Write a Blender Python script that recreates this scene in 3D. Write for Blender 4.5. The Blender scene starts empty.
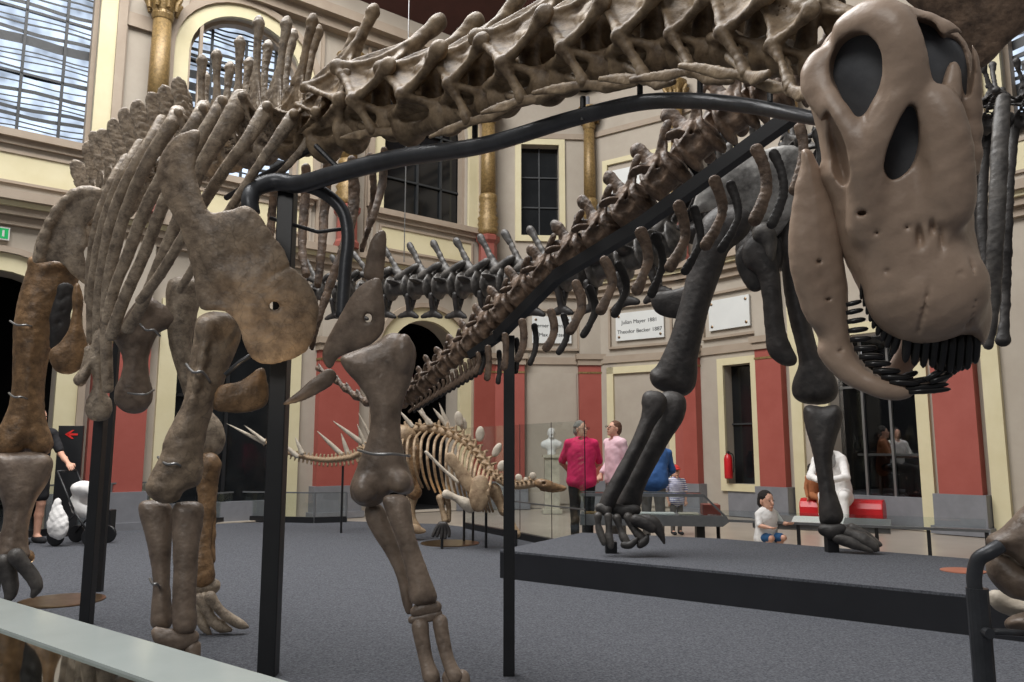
import bpy, math, random
import numpy as np
from math import sin, cos, tan, atan2, radians, degrees, pi, hypot, sqrt
from mathutils import Vector, Matrix
from mathutils.geometry import tessellate_polygon
SC = bpy.context.scene
COL = SC.collection
# ---------------------------------------------------------------- camera
FPX = 784.0; PITCH = radians(8.0); CAMH = 1.25
cam_d = bpy.data.cameras.new('camera'); cam = bpy.data.objects.new('camera', cam_d); COL.objects.link(cam)
cam_d.sensor_width = 36; cam_d.lens = FPX/1024*36; cam_d.clip_start = .02; cam_d.clip_end = 200
cam.location = (0, 0, CAMH); cam.rotation_euler = (radians(90)+PITCH, 0, 0)
SC.camera = cam
# ---------------------------------------------------------------- light
SC.view_settings.view_transform = 'Standard'; SC.view_settings.look = 'None'
SC.view_settings.gamma = 1; SC.view_settings.use_curve_mapping = False
SC.view_settings.exposure = 0.22
w = bpy.data.worlds.new('world'); SC.world = w; w.use_nodes = True
nt = w.node_tree; nt.nodes.clear()
def N(nt, t, **kw):
    n = nt.nodes.new(t)
    for k, v in kw.items(): setattr(n, k, v)
    return n
wo = N(nt, 'ShaderNodeOutputWorld'); bg = N(nt, 'ShaderNodeBackground')
tc = N(nt, 'ShaderNodeTexCoord'); sx = N(nt, 'ShaderNodeSeparateXYZ'); rp = N(nt, 'ShaderNodeValToRGB')
nt.links.new(tc.outputs['Generated'], sx.inputs[0]); nt.links.new(sx.outputs['Z'], rp.inputs[0])
e = rp.color_ramp.elements
e[0].position = 0.0; e[0].color = (.10, .10, .105, 1)
e[1].position = 0.85; e[1].color = (1.0, .99, .97, 1)
m_ = rp.color_ramp.elements.new(0.3); m_.color = (.26, .255, .25, 1)
nt.links.new(rp.outputs[0], bg.inputs[0]); bg.inputs[1].default_value = 0.5
nt.links.new(bg.outputs[0], wo.inputs[0])
def area(name, loc, tgt, sx_, sy_, power, col):
    l = bpy.data.lights.new(name, 'AREA'); l.shape = 'RECTANGLE'; l.size = sx_; l.size_y = sy_; l.energy = power; l.color = col
    o = bpy.data.objects.new(name, l); COL.objects.link(o); o.location = loc
    o.rotation_euler = (Vector(tgt)-Vector(loc)).to_track_quat('-Z', 'Y').to_euler(); return o
area('skylight_light', (-4.0, 7.5, 13.0), (-.5, 8.5, 0), 10, 8, 2600, (1.0, .985, .965))
area('foreground_fill_light', (-3.5, -5.0, 7.0), (.5, 3.5, 1.8), 4, 3, 250, (1.0, .97, .93))  # added fill from behind the camera to brighten the foreground

# ---------------------------------------------------------------- pixel rays of the photograph -> world
def ray(px, py):
    x = (px-512)/FPX; u = (341-py)/FPX
    return Vector((x, cos(PITCH)-u*sin(PITCH), sin(PITCH)+u*cos(PITCH)))
EYE = Vector((0, 0, CAMH))
def W(px, py, Y):
    r = ray(px, py); return EYE + r*(Y/r.y)
def F(px, py, z=0):
    r = ray(px, py); return EYE + r*((z-CAMH)/r.z)

# ---------------------------------------------------------------- materials
def lin(c):
    return tuple(((v/255)/12.92 if v/255 <= .04045 else ((v/255+.055)/1.055)**2.4) for v in c)+(1,)
def mat(name, c1, c2=None, rough=.6, scale=6, bump=.0, bscale=40, metal=0, crack=0, cmin=.6, spec=.5, c3=None, coat=0):
    m = bpy.data.materials.new(name); m.use_nodes = True; t = m.node_tree; b = t.nodes['Principled BSDF']
    b.inputs['Roughness'].default_value = rough; b.inputs['Metallic'].default_value = metal
    b.inputs['Specular IOR Level'].default_value = spec
    if coat: b.inputs['Coat Weight'].default_value = coat
    c2 = c2 or c1
    tc = N(t, 'ShaderNodeTexCoord'); n = N(t, 'ShaderNodeTexNoise'); n.inputs['Scale'].default_value = scale; n.inputs['Detail'].default_value = 6
    n.inputs['Roughness'].default_value = .65
    r = N(t, 'ShaderNodeValToRGB'); r.color_ramp.elements[0].position = .33; r.color_ramp.elements[1].position = .68
    r.color_ramp.elements[0].color = lin(c1); r.color_ramp.elements[1].color = lin(c2)
    if c3:
        q = r.color_ramp.elements.new(.8); q.color = lin(c3)
    t.links.new(tc.outputs['Object'], n.inputs['Vector']); t.links.new(n.outputs['Fac'], r.inputs[0])
    out = r.outputs[0]
    hb = None
    if crack:
        v = N(t, 'ShaderNodeTexVoronoi', feature='DISTANCE_TO_EDGE'); v.inputs['Scale'].default_value = crack
        wn = N(t, 'ShaderNodeTexNoise'); wn.inputs['Scale'].default_value = crack*1.5
        ad = N(t, 'ShaderNodeMixRGB', blend_type='ADD'); ad.inputs[0].default_value = .35
        t.links.new(tc.outputs['Object'], ad.inputs[1]); t.links.new(wn.outputs['Color'], ad.inputs[2]); t.links.new(tc.outputs['Object'], wn.inputs['Vector'])
        t.links.new(ad.outputs[0], v.inputs['Vector'])
        mr = N(t, 'ShaderNodeMapRange'); mr.inputs['From Max'].default_value = .03; mr.inputs['To Min'].default_value = cmin
        t.links.new(v.outputs['Distance'], mr.inputs['Value'])
        mx = N(t, 'ShaderNodeMixRGB', blend_type='MULTIPLY'); mx.inputs[0].default_value = 1
        t.links.new(out, mx.inputs[1]); t.links.new(mr.outputs[0], mx.inputs[2]); out = mx.outputs[0]
    t.links.new(out, b.inputs['Base Color'])
    if bump:
        n2 = N(t, 'ShaderNodeTexNoise'); n2.inputs['Scale'].default_value = bscale; n2.inputs['Detail'].default_value = 5
        bp = N(t, 'ShaderNodeBump'); bp.inputs['Strength'].default_value = bump; bp.inputs['Distance'].default_value = .01
        t.links.new(tc.outputs['Object'], n2.inputs['Vector']); t.links.new(n2.outputs['Fac'], bp.inputs['Height'])
        t.links.new(bp.outputs[0], b.inputs['Normal'])
    return m
def glass(name, tint, mixf, rough=.02, trans=(1, 1, 1, 1)):
    m = bpy.data.materials.new(name); m.use_nodes = True; t = m.node_tree; t.nodes.clear()
    o = N(t, 'ShaderNodeOutputMaterial'); tr = N(t, 'ShaderNodeBsdfTransparent'); gl = N(t, 'ShaderNodeBsdfGlossy'); mx = N(t, 'ShaderNodeMixShader')
    tr.inputs[0].default_value = trans; gl.inputs[0].default_value = tint; gl.inputs['Roughness'].default_value = rough
    fr = N(t, 'ShaderNodeLayerWeight'); pw = N(t, 'ShaderNodeMath', operation='POWER'); pw.inputs[1].default_value = 4
    ma = N(t, 'ShaderNodeMath', operation='MULTIPLY_ADD'); ma.inputs[1].default_value = .7*mixf; ma.inputs[2].default_value = .045*mixf; ma.use_clamp = True
    t.links.new(fr.outputs['Facing'], pw.inputs[0]); t.links.new(pw.outputs[0], ma.inputs[0]); t.links.new(ma.outputs[0], mx.inputs[0]); t.links.new(tr.outputs[0], mx.inputs[1]); t.links.new(gl.outputs[0], mx.inputs[2])
    t.links.new(mx.outputs[0], o.inputs[0]); return m
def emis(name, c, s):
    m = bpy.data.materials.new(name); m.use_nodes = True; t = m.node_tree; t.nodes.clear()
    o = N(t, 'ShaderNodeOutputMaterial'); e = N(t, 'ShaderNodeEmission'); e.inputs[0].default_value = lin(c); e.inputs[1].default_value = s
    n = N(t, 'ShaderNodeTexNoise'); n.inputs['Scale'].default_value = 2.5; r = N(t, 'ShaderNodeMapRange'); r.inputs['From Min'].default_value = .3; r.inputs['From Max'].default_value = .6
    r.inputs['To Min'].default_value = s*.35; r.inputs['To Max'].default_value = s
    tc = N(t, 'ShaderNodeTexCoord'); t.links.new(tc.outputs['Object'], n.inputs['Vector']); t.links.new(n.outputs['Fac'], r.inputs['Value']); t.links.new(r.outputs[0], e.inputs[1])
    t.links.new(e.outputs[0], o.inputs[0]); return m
M = dict(
    wall=mat('wall_plaster', (162, 152, 139), (172, 163, 150), .8, 1.5, .05, 30),
    cream=mat('cream_trim', (200, 190, 154), (208, 199, 166), .65, 2, .03, 30),
    taupe=mat('taupe_moulding', (148, 133, 117), (160, 146, 130), .7, 2, .03, 30),
    red=mat('red_pilaster', (148, 72, 62), (156, 80, 70), .6, 3, .02, 30),
    plinth=mat('grey_plinth', (112, 113, 118), (124, 125, 130), .5, 4, .03, 30),
    gold=mat('gold_ornament', (104, 84, 50), (152, 126, 82), .42, 22, .6, 45, metal=.25),
    board=mat('white_board', (206, 208, 206), (212, 214, 212), .4, 2),
    maroon=mat('maroon_pedestal', (128, 66, 58), (138, 76, 66), .5, 4),
    cove=mat('dark_red_cove', (70, 40, 34), (80, 46, 40), .8, 2),
    carpet=mat('grey_carpet', (66, 68, 74), (112, 114, 120), .95, 70, 1.0, 260, spec=.1),
    tile=mat('beige_floor', (150, 140, 128), (166, 156, 144), .28, 2, .02, 10),
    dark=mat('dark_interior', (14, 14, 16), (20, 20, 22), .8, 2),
    dglass=mat('dark_window_glass', (16, 18, 20), (28, 30, 32), .08, 1.5),
    black=mat('black_metal', (20, 21, 24), (27, 28, 31), .45, 8, .02, 60),
    pipe=mat('dark_pipe', (54, 56, 60), (70, 72, 76), .36, 8, .08, 50, metal=.3),
    wire=mat('steel_wire', (150, 150, 150), None, .35, 5, metal=.8),
    mullion=mat('window_bar', (40, 42, 44), (52, 54, 56), .5, 5),
    platform=mat('platform_fascia', (28, 29, 33), (34, 35, 39), .4, 3),
    bright=emis('reflection_glow_pane', (206, 222, 244), 1.35),  # glow stands in for the skylight mirrored in the glass
    cglass=glass('clear_glass', (.9, .95, .95, 1), 1.0, .01, (.93, .955, .95, 1)),
    fglass=glass('door_glass', (.6, .65, .7, 1), .9, .02, (.5, .5, .5, 1)),
    case=mat('case_grey', (88, 90, 92), (104, 106, 108), .4, 5),
    casel=mat('case_light_panel', (150, 146, 132), (190, 184, 166), .5, 4),
    bronze=mat('bronze_disc', (104, 84, 64), (140, 116, 90), .28, 8, .05, 30, metal=.85),
    rdisc=mat('rust_disc', (140, 82, 62), (156, 96, 74), .5, 8),
    frost=mat('frosted_band', (150, 160, 156), (164, 172, 168), .25, 3),
    boneA=mat('weathered_bone', (94, 80, 67), (160, 141, 119), .5, 9, .9, 26, crack=5, cmin=.72, c3=(190, 172, 150)),
    boneR=mat('rib_bone', (104, 91, 78), (178, 162, 142), .5, 13, .8, 40, crack=7, c3=(204, 190, 170)),
    boneO=mat('orange_bone', (82, 62, 42), (158, 124, 88), .45, 8, .9, 24, crack=7),
    boneN=mat('neck_bone', (80, 64, 48), (156, 136, 110), .55, 11, .6, 34, c3=(196, 176, 150), spec=.35),
    boneS=mat('skull_cast', (138, 118, 102), (168, 146, 128), .4, 5, .25, 30),
    boneL=mat('smooth_cast_bone', (84, 71, 61), (140, 123, 108), .4, 7, .45, 34),
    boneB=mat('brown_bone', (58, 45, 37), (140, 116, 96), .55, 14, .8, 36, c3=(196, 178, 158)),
    boneC=mat('black_bone', (30, 28, 28), (60, 56, 54), .55, 7, .4, 30),
    boneCL=mat('greyer_black_bone', (36, 34, 34), (92, 88, 84), .5, 6, .4, 30),  # greyer mottling than the plain black bone
    boneCW=mat('painted_highlight_bone', (84, 82, 80), (186, 184, 180), .5, 5, .4, 30),  # top-light highlights painted into the colour of the black ilium
    boneK=mat('tan_bone', (120, 96, 72), (180, 156, 126), .6, 10, .4, 50, c3=(200, 184, 160)),
    boneKL=mat('pale_bone', (170, 158, 142), (206, 196, 180), .6, 10, .3, 50),
    tooth=mat('black_tooth', (16, 15, 16), (30, 28, 28), .3, 20),
    infill=mat('skull_infill_grey', (66, 68, 72), (84, 86, 90), .65, 6, .2, 30),
    palate=mat('palate_cast', (150, 128, 114), (168, 146, 132), .55, 8),
)

# ---------------------------------------------------------------- objects
def link(name, me, parent=None, world=None, m=None):
    o = bpy.data.objects.new(name, me); COL.objects.link(o)
    world = world if world is not None else Matrix.Identity(4)
    if parent is not None:
        o.parent = parent; o.matrix_basis = WM[parent.name].inverted() @ world
    else: o.matrix_basis = world
    WM[o.name] = world.copy()
    if m is not None and me is not None:
        me.materials.clear(); me.materials.append(m)
    return o
WM = {}
def thing(name, label, cat, loc=(0, 0, 0), group=None):
    o = link(name, None, None, Matrix.Translation(loc)); o.empty_display_size = .2
    o['label'] = label; o['category'] = cat
    if group: o['group'] = group
    return o
def tag(o, label, cat, group=None):
    o['label'] = label; o['category'] = cat
    if group: o['group'] = group
    return o
def struct(o): o['kind'] = 'structure'; return o
def mesh_from(name, V, Fc, smooth=False):
    me = bpy.data.meshes.new(name); me.from_pydata([tuple(v) for v in V], [], [tuple(int(i) for i in f) for f in Fc]); me.validate(); me.update()
    if smooth: me.shade_smooth()
    return me
class MB:
    """collects plain solids for one mesh"""
    def __init__(s): s.V = []; s.F = []
    def quadbox(s, c8):
        b = len(s.V); s.V += [Vector(c) for c in c8]
        s.F += [[b+i for i in f] for f in ((0, 3, 2, 1), (4, 5, 6, 7), (0, 1, 5, 4), (1, 2, 6, 5), (2, 3, 7, 6), (3, 0, 4, 7))]
    def box(s, x0, x1, y0, y1, z0, z1, T=None):
        c = [(x0, y0, z0), (x1, y0, z0), (x1, y1, z0), (x0, y1, z0), (x0, y0, z1), (x1, y0, z1), (x1, y1, z1), (x0, y1, z1)]
        if T is not None: c = [T @ Vector(q) for q in c]
        s.quadbox(c); return s
    def bar(s, a, b, wx, wz=None, up=(0, 0, 1)):
        a = Vector(a); b = Vector(b); wz = wz or wx; d = (b-a).normalized(); up = Vector(up)
        if abs(d.dot(up)) > .98: up = Vector((0, 1, 0))
        r = d.cross(up).normalized()*wx/2; u = r.cross(d).normalized()*wz/2
        s.quadbox([a-r-u, a+r-u, a+r+u, a-r+u, b-r-u, b+r-u, b+r+u, b-r+u]); return s
    def tube(s, pts, rad, seg=12, caps=True):
        pts = [Vector(p) for p in pts]; n = len(pts)
        if not hasattr(rad, '__len__'): rad = [rad]*n
        base = len(s.V); ref = None
        for i in range(n):
            d = (pts[min(i+1, n-1)]-pts[max(i-1, 0)]).normalized()
            if ref is None:
                ref = Vector((0, 0, 1)) if abs(d.z) < .9 else Vector((1, 0, 0))
            r = d.cross(ref).normalized(); u = r.cross(d).normalized(); ref = u
            for k in range(seg):
                a = 2*pi*k/seg; s.V.append(pts[i]+(r*cos(a)+u*sin(a))*rad[i])
        for i in range(n-1):
            for k in range(seg):
                k2 = (k+1) % seg; s.F.append([base+i*seg+k, base+i*seg+k2, base+(i+1)*seg+k2, base+(i+1)*seg+k][::-1])
        if caps:
            s.F.append([base+k for k in range(seg)]); s.F.append([base+(n-1)*seg+k for k in range(seg)][::-1])
        return s
    def lathe(s, prof, seg=24, T=None):
        base = len(s.V); n = len(prof)
        for r, z in prof:
            for k in range(seg):
                a = 2*pi*k/seg; q = Vector((r*cos(a), r*sin(a), z)); s.V.append(T @ q if T is not None else q)
        for i in range(n-1):
            for k in range(seg):
                k2 = (k+1) % seg; s.F.append([base+i*seg+k, base+i*seg+k2, base+(i+1)*seg+k2, base+(i+1)*seg+k])
        s.F.append([base+k for k in range(seg)][::-1]); s.F.append([base+(n-1)*seg+k for k in range(seg)])
        return s
    def prism(s, poly, z0, z1, T=None, holes=()):
        loops = [poly]+list(holes); tri = tessellate_polygon([[Vector((x, y, 0)) for x, y in l] for l in loops])
        flat = [p for l in loops for p in l]; b = len(s.V); n = len(flat)
        for z in (z0, z1):
            for x, y in flat:
                q = Vector((x, y, z)); s.V.append(T @ q if T is not None else q)
        for t in tri: s.F.append([b+i for i in t]); s.F.append([b+n+i for i in t][::-1])
        o = b
        for l in loops:
            k = len(l)
            for i in range(k): j = (i+1) % k; s.F.append([o+i, o+j, o+n+j, o+n+i])
            o += k
        return s
    def build(s, name, m, parent=None, smooth=False, bevel=0, T=None, recalc=True):
        c = sum(s.V, Vector())/max(1, len(s.V))
        me = mesh_from(name, [v-c for v in s.V], s.F, False)
        if recalc:
            import bmesh
            bm = bmesh.new(); bm.from_mesh(me); bmesh.ops.recalc_face_normals(bm, faces=bm.faces); bm.to_mesh(me); bm.free()
        if smooth: me.shade_smooth()
        o = link(name, me, parent, Matrix.Translation(c), m)
        if bevel:
            md = o.modifiers.new('bevel', 'BEVEL'); md.width = bevel; md.segments = 2; md.limit_method = 'ANGLE'
        return o
def catmull(pts, n=4, closed=False):
    P = [np.array(p, float) for p in pts]; out = []; L = len(P)
    rng = range(L if closed else L-1)
    for i in rng:
        if closed: p0, p1, p2, p3 = P[(i-1) % L], P[i], P[(i+1) % L], P[(i+2) % L]
        else: p0, p1, p2, p3 = P[max(i-1, 0)], P[i], P[i+1], P[min(i+2, L-1)]
        for k in range(n):
            t = k/n; out.append(.5*((2*p1)+(-p0+p2)*t+(2*p0-5*p1+4*p2-p3)*t*t+(-p0+3*p1-3*p2+p3)*t**3))
    if not closed: out.append(P[-1])
    return out

# ---------------------------------------------------------------- signed distance modelling
def surface_nets(D, org, res):
    S = D < 0
    nx, ny, nz = D.shape
    c = S[:-1, :-1, :-1]; allv = c.copy(); anyv = c.copy()
    for dx in (0, 1):
        for dy in (0, 1):
            for dz in (0, 1):
                q = S[dx:nx-1+dx, dy:ny-1+dy, dz:nz-1+dz]; allv &= q; anyv |= q
    act = anyv & ~allv
    idx = np.argwhere(act); n = len(idx)
    if n == 0: return np.zeros((0, 3)), np.zeros((0, 4), int)
    vid = -np.ones(act.shape, np.int64); vid[act] = np.arange(n)
    acc = np.zeros((n, 3)); cnt = np.zeros(n)
    cs = [(0, 0, 0), (1, 0, 0), (0, 1, 0), (1, 1, 0), (0, 0, 1), (1, 0, 1), (0, 1, 1), (1, 1, 1)]
    val = [D[idx[:, 0]+a, idx[:, 1]+b, idx[:, 2]+c_] for a, b, c_ in cs]
    for i in range(8):
        for j in range(i+1, 8):
            df = np.abs(np.subtract(cs[i], cs[j]))
            if df.sum() != 1: continue
            a, b = val[i], val[j]; m = (a < 0) != (b < 0)
            t = np.where(m, a/np.where(m, a-b, 1), 0)
            p = np.array(cs[i])[None, :]+t[:, None]*(np.array(cs[j])-np.array(cs[i]))[None, :]
            acc += np.where(m[:, None], p, 0); cnt += m
    V = (idx+acc/cnt[:, None])*res+np.array(org)
    faces = []
    for ax in range(3):
        s0 = [slice(None)]*3; s1 = [slice(None)]*3; s0[ax] = slice(0, -1); s1[ax] = slice(1, None)
        A = S[tuple(s0)]; B = S[tuple(s1)]; ch = np.argwhere(A != B)
        if not len(ch): continue
        u, v = (ax+1) % 3, (ax+2) % 3
        ok = (ch[:, u] > 0) & (ch[:, v] > 0) & (ch[:, u] < D.shape[u]-1) & (ch[:, v] < D.shape[v]-1); ch = ch[ok]
        inside = A[ch[:, 0], ch[:, 1], ch[:, 2]]
        def cell(du, dv):
            q = ch.copy(); q[:, u] += du; q[:, v] += dv; return vid[q[:, 0], q[:, 1], q[:, 2]]
        q = np.stack([cell(-1, -1), cell(0, -1), cell(0, 0), cell(-1, 0)], 1)
        q[~inside] = q[~inside][:, ::-1]; faces.append(q)
    return V, np.concatenate(faces)
def smin(a, b, k):
    if k <= 0: return np.minimum(a, b)
    h = np.maximum(k-np.abs(a-b), 0)/k
    return np.minimum(a, b)-h*h*k*.25
class Sdf:
    def __init__(s, k=.01): s.p = []; s.k = k; s.lo = np.full(3, 1e9); s.hi = np.full(3, -1e9)
    def add(s, f, lo, hi, k=None, sub=False):
        k = s.k if k is None else k
        lo = np.array(lo, float); hi = np.array(hi, float)
        if not sub: s.lo = np.minimum(s.lo, lo); s.hi = np.maximum(s.hi, hi)
        s.p.append((f, lo-k, hi+k, k, sub)); return s
    def cap(s, a, b, ra, rb=None, k=None, flat=None, sub=False):
        a = np.array(a, float); b = np.array(b, float); rb = ra if rb is None else rb
        ab = b-a; L2 = max(ab@ab, 1e-12)
        if flat is not None:
            fn = np.array(flat[0], float); fn = fn/np.linalg.norm(fn); q = flat[1]
        def f(X, Y, Z):
            x, y, z = X-a[0], Y-a[1], Z-a[2]
            t = np.clip((x*ab[0]+y*ab[1]+z*ab[2])/L2, 0, 1); r = ra+(rb-ra)*t
            x = x-t*ab[0]; y = y-t*ab[1]; z = z-t*ab[2]
            if flat is not None:
                w_ = (x*fn[0]+y*fn[1]+z*fn[2])*(1/q-1); x = x+w_*fn[0]; y = y+w_*fn[1]; z = z+w_*fn[2]
                return (np.sqrt(x*x+y*y+z*z)-r)*q**.5
            return np.sqrt(x*x+y*y+z*z)-r
        r = max(ra, rb); return s.add(f, np.minimum(a, b)-r, np.maximum(a, b)+r, k, sub)
    def chain(s, pts, rad, k=None, flat=None, sub=False, n=3):
        """pts with matching radii, smoothed"""
        if not hasattr(rad, '__len__'): rad = [rad]*len(pts)
        Q = [list(p)+[r] for p, r in zip(pts, rad)]
        if n > 1: Q = catmull(Q, n)
        for p, q in zip(Q, Q[1:]): s.cap(p[:3], q[:3], max(p[3], 1e-4), max(q[3], 1e-4), k, flat, sub)
        return s
    def spool(s, L, q, waist=.6, rim=.11):
        for e_ in (-1, 1): s.ell((e_*(.47-rim)*L, 0, 0), (rim*L*1.1, q, q), k=.1*L)
        h = max(.02*L, .4*L-waist*q); s.cap((-h, 0, 0), (h, 0, 0), waist*q, waist*q, k=.12*L)
    def ell(s, c, r, R=None, k=None, sub=False):
        c = np.array(c, float); r = np.array([r]*3 if not hasattr(r, '__len__') else r, float)
        R = np.array(R, float) if R is not None else None
        def f(X, Y, Z):
            x, y, z = X-c[0], Y-c[1], Z-c[2]
            if R is not None: x, y, z = (R[0, 0]*x+R[0, 1]*y+R[0, 2]*z, R[1, 0]*x+R[1, 1]*y+R[1, 2]*z, R[2, 0]*x+R[2, 1]*y+R[2, 2]*z)
            k0 = np.sqrt((x/r[0])**2+(y/r[1])**2+(z/r[2])**2)+1e-9; k1 = np.sqrt((x/r[0]**2)**2+(y/r[1]**2)**2+(z/r[2]**2)**2)+1e-9
            return k0*(k0-1)/k1
        m = max(r) if R is not None else r
        return s.add(f, c-m, c+m, k, sub)
    def tri(s, a, b, c, r, k=None):
        a, b, c = [np.array(v, float) for v in (a, b, c)]
        ba, cb, ac = b-a, c-b, a-c; nor = np.cross(ba, ac); nn = nor@nor+1e-12
        n1, n2, n3 = np.cross(ba, nor), np.cross(cb, nor), np.cross(ac, nor)
        def f(X, Y, Z):
            pa = (X-a[0], Y-a[1], Z-a[2]); pb = (X-b[0], Y-b[1], Z-b[2]); pc = (X-c[0], Y-c[1], Z-c[2])
            dt = lambda v, q: v[0]*q[0]+v[1]*q[1]+v[2]*q[2]
            def ed(e, q):
                t = np.clip(dt(e, q)/(e@e+1e-12), 0, 1); x, y, z = e[0]*t-q[0], e[1]*t-q[1], e[2]*t-q[2]; return x*x+y*y+z*z
            out = (np.sign(dt(n1, pa))+np.sign(dt(n2, pb))+np.sign(dt(n3, pc))) < 2
            d = np.where(out, np.minimum(np.minimum(ed(ba, pa), ed(cb, pb)), ed(ac, pc)), dt(nor, pa)**2/nn)
            return np.sqrt(d)-r
        P = np.array([a, b, c]); return s.add(f, P.min(0)-r, P.max(0)+r, k)
    def poly(s, pts, te, tm=0, sc=.03, n0=0, bend=None, k=None, sub=False, smooth=3, R=None, q=1.0):
        """outline in the (x,y) plane of the frame, thick along z; te edge half thickness, tm extra towards the middle"""
        P = np.array(catmull(pts, smooth, True) if smooth > 1 else pts, float)
        cx, cy = P.mean(0)
        def f(X, Y, Z):
            x, y = X[:, :, 0], Y[:, :, 0]
            d = np.full(x.shape, 1e9); ins = np.zeros(x.shape, bool)
            for i in range(len(P)):
                a, b = P[i-1], P[i]; ex, ey = b-a; wx, wy = x-a[0], y-a[1]
                t = np.clip((wx*ex+wy*ey)/(ex*ex+ey*ey+1e-12), 0, 1)
                d = np.minimum(d, (wx-ex*t)**2+(wy-ey*t)**2)
                c = ((a[1] > y) != (b[1] > y)) & (x < (b[0]-a[0])*(y-a[1])/(b[1]-a[1]+1e-12)+a[0]); ins ^= c
            d = np.sqrt(d); d = np.where(ins, -d, d)
            nn = n0+(bend(x-cx, y-cy) if bend else 0)
            if R is not None:
                di = np.clip(-d, 0, R)/R; th = (R*q*np.sqrt(np.maximum(1-(1-di)**2, 0)))[:, :, None]; Zn = np.abs(Z-(nn[:, :, None] if bend else nn))
                return np.where(d[:, :, None] < 0, Zn-th, np.sqrt(np.maximum(d, 0)[:, :, None]**2+Zn**2))
            th = te+tm*(1-np.exp(np.minimum(d, 0)/sc))
            rr = te*.9
            dz = np.abs(Z-(nn[:, :, None] if bend else nn))-th[:, :, None]+rr; d2 = d[:, :, None]+rr
            return np.minimum(np.maximum(d2, dz), 0)+np.sqrt(np.maximum(d2, 0)**2+np.maximum(dz, 0)**2)-rr
        ext = R*q if R is not None else te+tm; bz = 0
        if bend:
            v = [bend(p[0]-cx, p[1]-cy) for p in P]+[0]; bz0, bz1 = min(v), max(v)
        else: bz0 = bz1 = 0
        lo = [P[:, 0].min(), P[:, 1].min(), n0+bz0-ext]; hi = [P[:, 0].max(), P[:, 1].max(), n0+bz1+ext]
        return s.add(f, lo, hi, k, sub)
    def mesh(s, res, noise=0, nf=30, seed=0, blur=0):
        pad = res*2+noise+s.k*.3
        lo = s.lo-pad; hi = s.hi+pad; dims = np.ceil((hi-lo)/res).astype(int)+1
        while dims.prod() > 3.0e6:
            res *= 1.15; dims = np.ceil((hi-lo)/res).astype(int)+1
        ax = [lo[i]+res*np.arange(dims[i]) for i in range(3)]
        D = np.full(dims, 1.0 if not blur else max(.05, res*3), np.float32)
        for f, a, b, k, sub in s.p:
            i0 = np.clip(np.floor((a-lo)/res).astype(int)-1, 0, dims); i1 = np.clip(np.ceil((b-lo)/res).astype(int)+2, 0, dims)
            if (i1 <= i0).any(): continue
            sl = tuple(slice(i0[i], i1[i]) for i in range(3))
            X, Y, Z = np.meshgrid(ax[0][sl[0]], ax[1][sl[1]], ax[2][sl[2]], indexing='ij')
            d = f(X, Y, Z).astype(np.float32)
            D[sl] = -smin(-D[sl], d, k) if sub else smin(D[sl], d, k)
        for _ in range(blur):
            for ax_ in range(3):
                a0 = [slice(None)]*3; a1 = [slice(None)]*3; a2 = [slice(None)]*3; a0[ax_] = slice(0, -2); a1[ax_] = slice(1, -1); a2[ax_] = slice(2, None)
                E_ = D.copy(); E_[tuple(a1)] = .25*D[tuple(a0)]+.5*D[tuple(a1)]+.25*D[tuple(a2)]; D = E_
        if noise:
            X, Y, Z = np.meshgrid(*[a.astype(np.float32) for a in ax], indexing='ij', sparse=True)
            rs = np.random.RandomState(seed); g = 0
            for o in range(4):
                v = rs.normal(size=3); v /= np.linalg.norm(v); v *= nf*(1+o*.7); g = g+np.sin(v[0]*X+v[1]*Y+v[2]*Z+rs.rand()*6)*np.sin(v[1]*X-v[2]*Y+v[0]*Z+rs.rand()*6)/(1+o*.5)
            v = rs.normal(size=3); v *= nf*3.1/np.linalg.norm(v); g = g+.3*np.sin(v[0]*X+v[1]*Y+v[2]*Z)*np.sin(v[2]*X+v[0]*Y-v[1]*Z+1)
            D += (g*noise*.5).astype(np.float32)
        return surface_nets(D, lo, res)
    def build(s, name, m, parent, Fm, res=.01, noise=0, nf=30, seed=0, blur=0):
        V, Fc = s.mesh(res, noise, nf, seed, blur)
        me = bpy.data.meshes.new(name)
        c = V.mean(0) if len(V) else np.zeros(3)
        V = V-c
        me.vertices.add(len(V)); me.vertices.foreach_set('co', V.astype(np.float32).ravel())
        me.loops.add(len(Fc)*4); me.loops.foreach_set('vertex_index', Fc.astype(np.int32).ravel())
        me.polygons.add(len(Fc)); me.polygons.foreach_set('loop_start', np.arange(0, len(Fc)*4, 4, dtype=np.int32)); me.polygons.foreach_set('loop_total', np.full(len(Fc), 4, np.int32))
        me.update(calc_edges=True); me.validate(); me.shade_smooth()
        return link(name, me, parent, Fm @ Matrix.Translation(c), m)
class Fr:
    """frame at depth Y through a pixel: x right, y up the view, z towards the camera"""
    def __init__(s, px, py, Y):
        s.o = W(px, py, Y); d = (s.o-EYE).normalized(); s.n = -d
        s.u = Vector((0, 0, 1)).cross(s.n).normalized(); s.v = s.n.cross(s.u)
        s.M = Matrix(((s.u.x, s.v.x, s.n.x, s.o.x), (s.u.y, s.v.y, s.n.y, s.o.y), (s.u.z, s.v.z, s.n.z, s.o.z), (0, 0, 0, 1)))
        s.s = (s.o-EYE).dot(Vector((0, cos(PITCH), sin(PITCH))))/FPX
    def P(s, px, py, dn=0):
        """pixel seen at frame height dn above the frame plane, in frame coordinates"""
        r = ray(px, py); t = ((s.o-EYE).dot(s.n)+dn)/r.dot(s.n); q = EYE+r*t-s.o
        return (q.dot(s.u), q.dot(s.v), q.dot(s.n))
    def loc(s, w_): q = Vector(w_)-s.o; return (q.dot(s.u), q.dot(s.v), q.dot(s.n))
    def poly(s, pts): return [s.P(*p)[:2] for p in pts]
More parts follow.
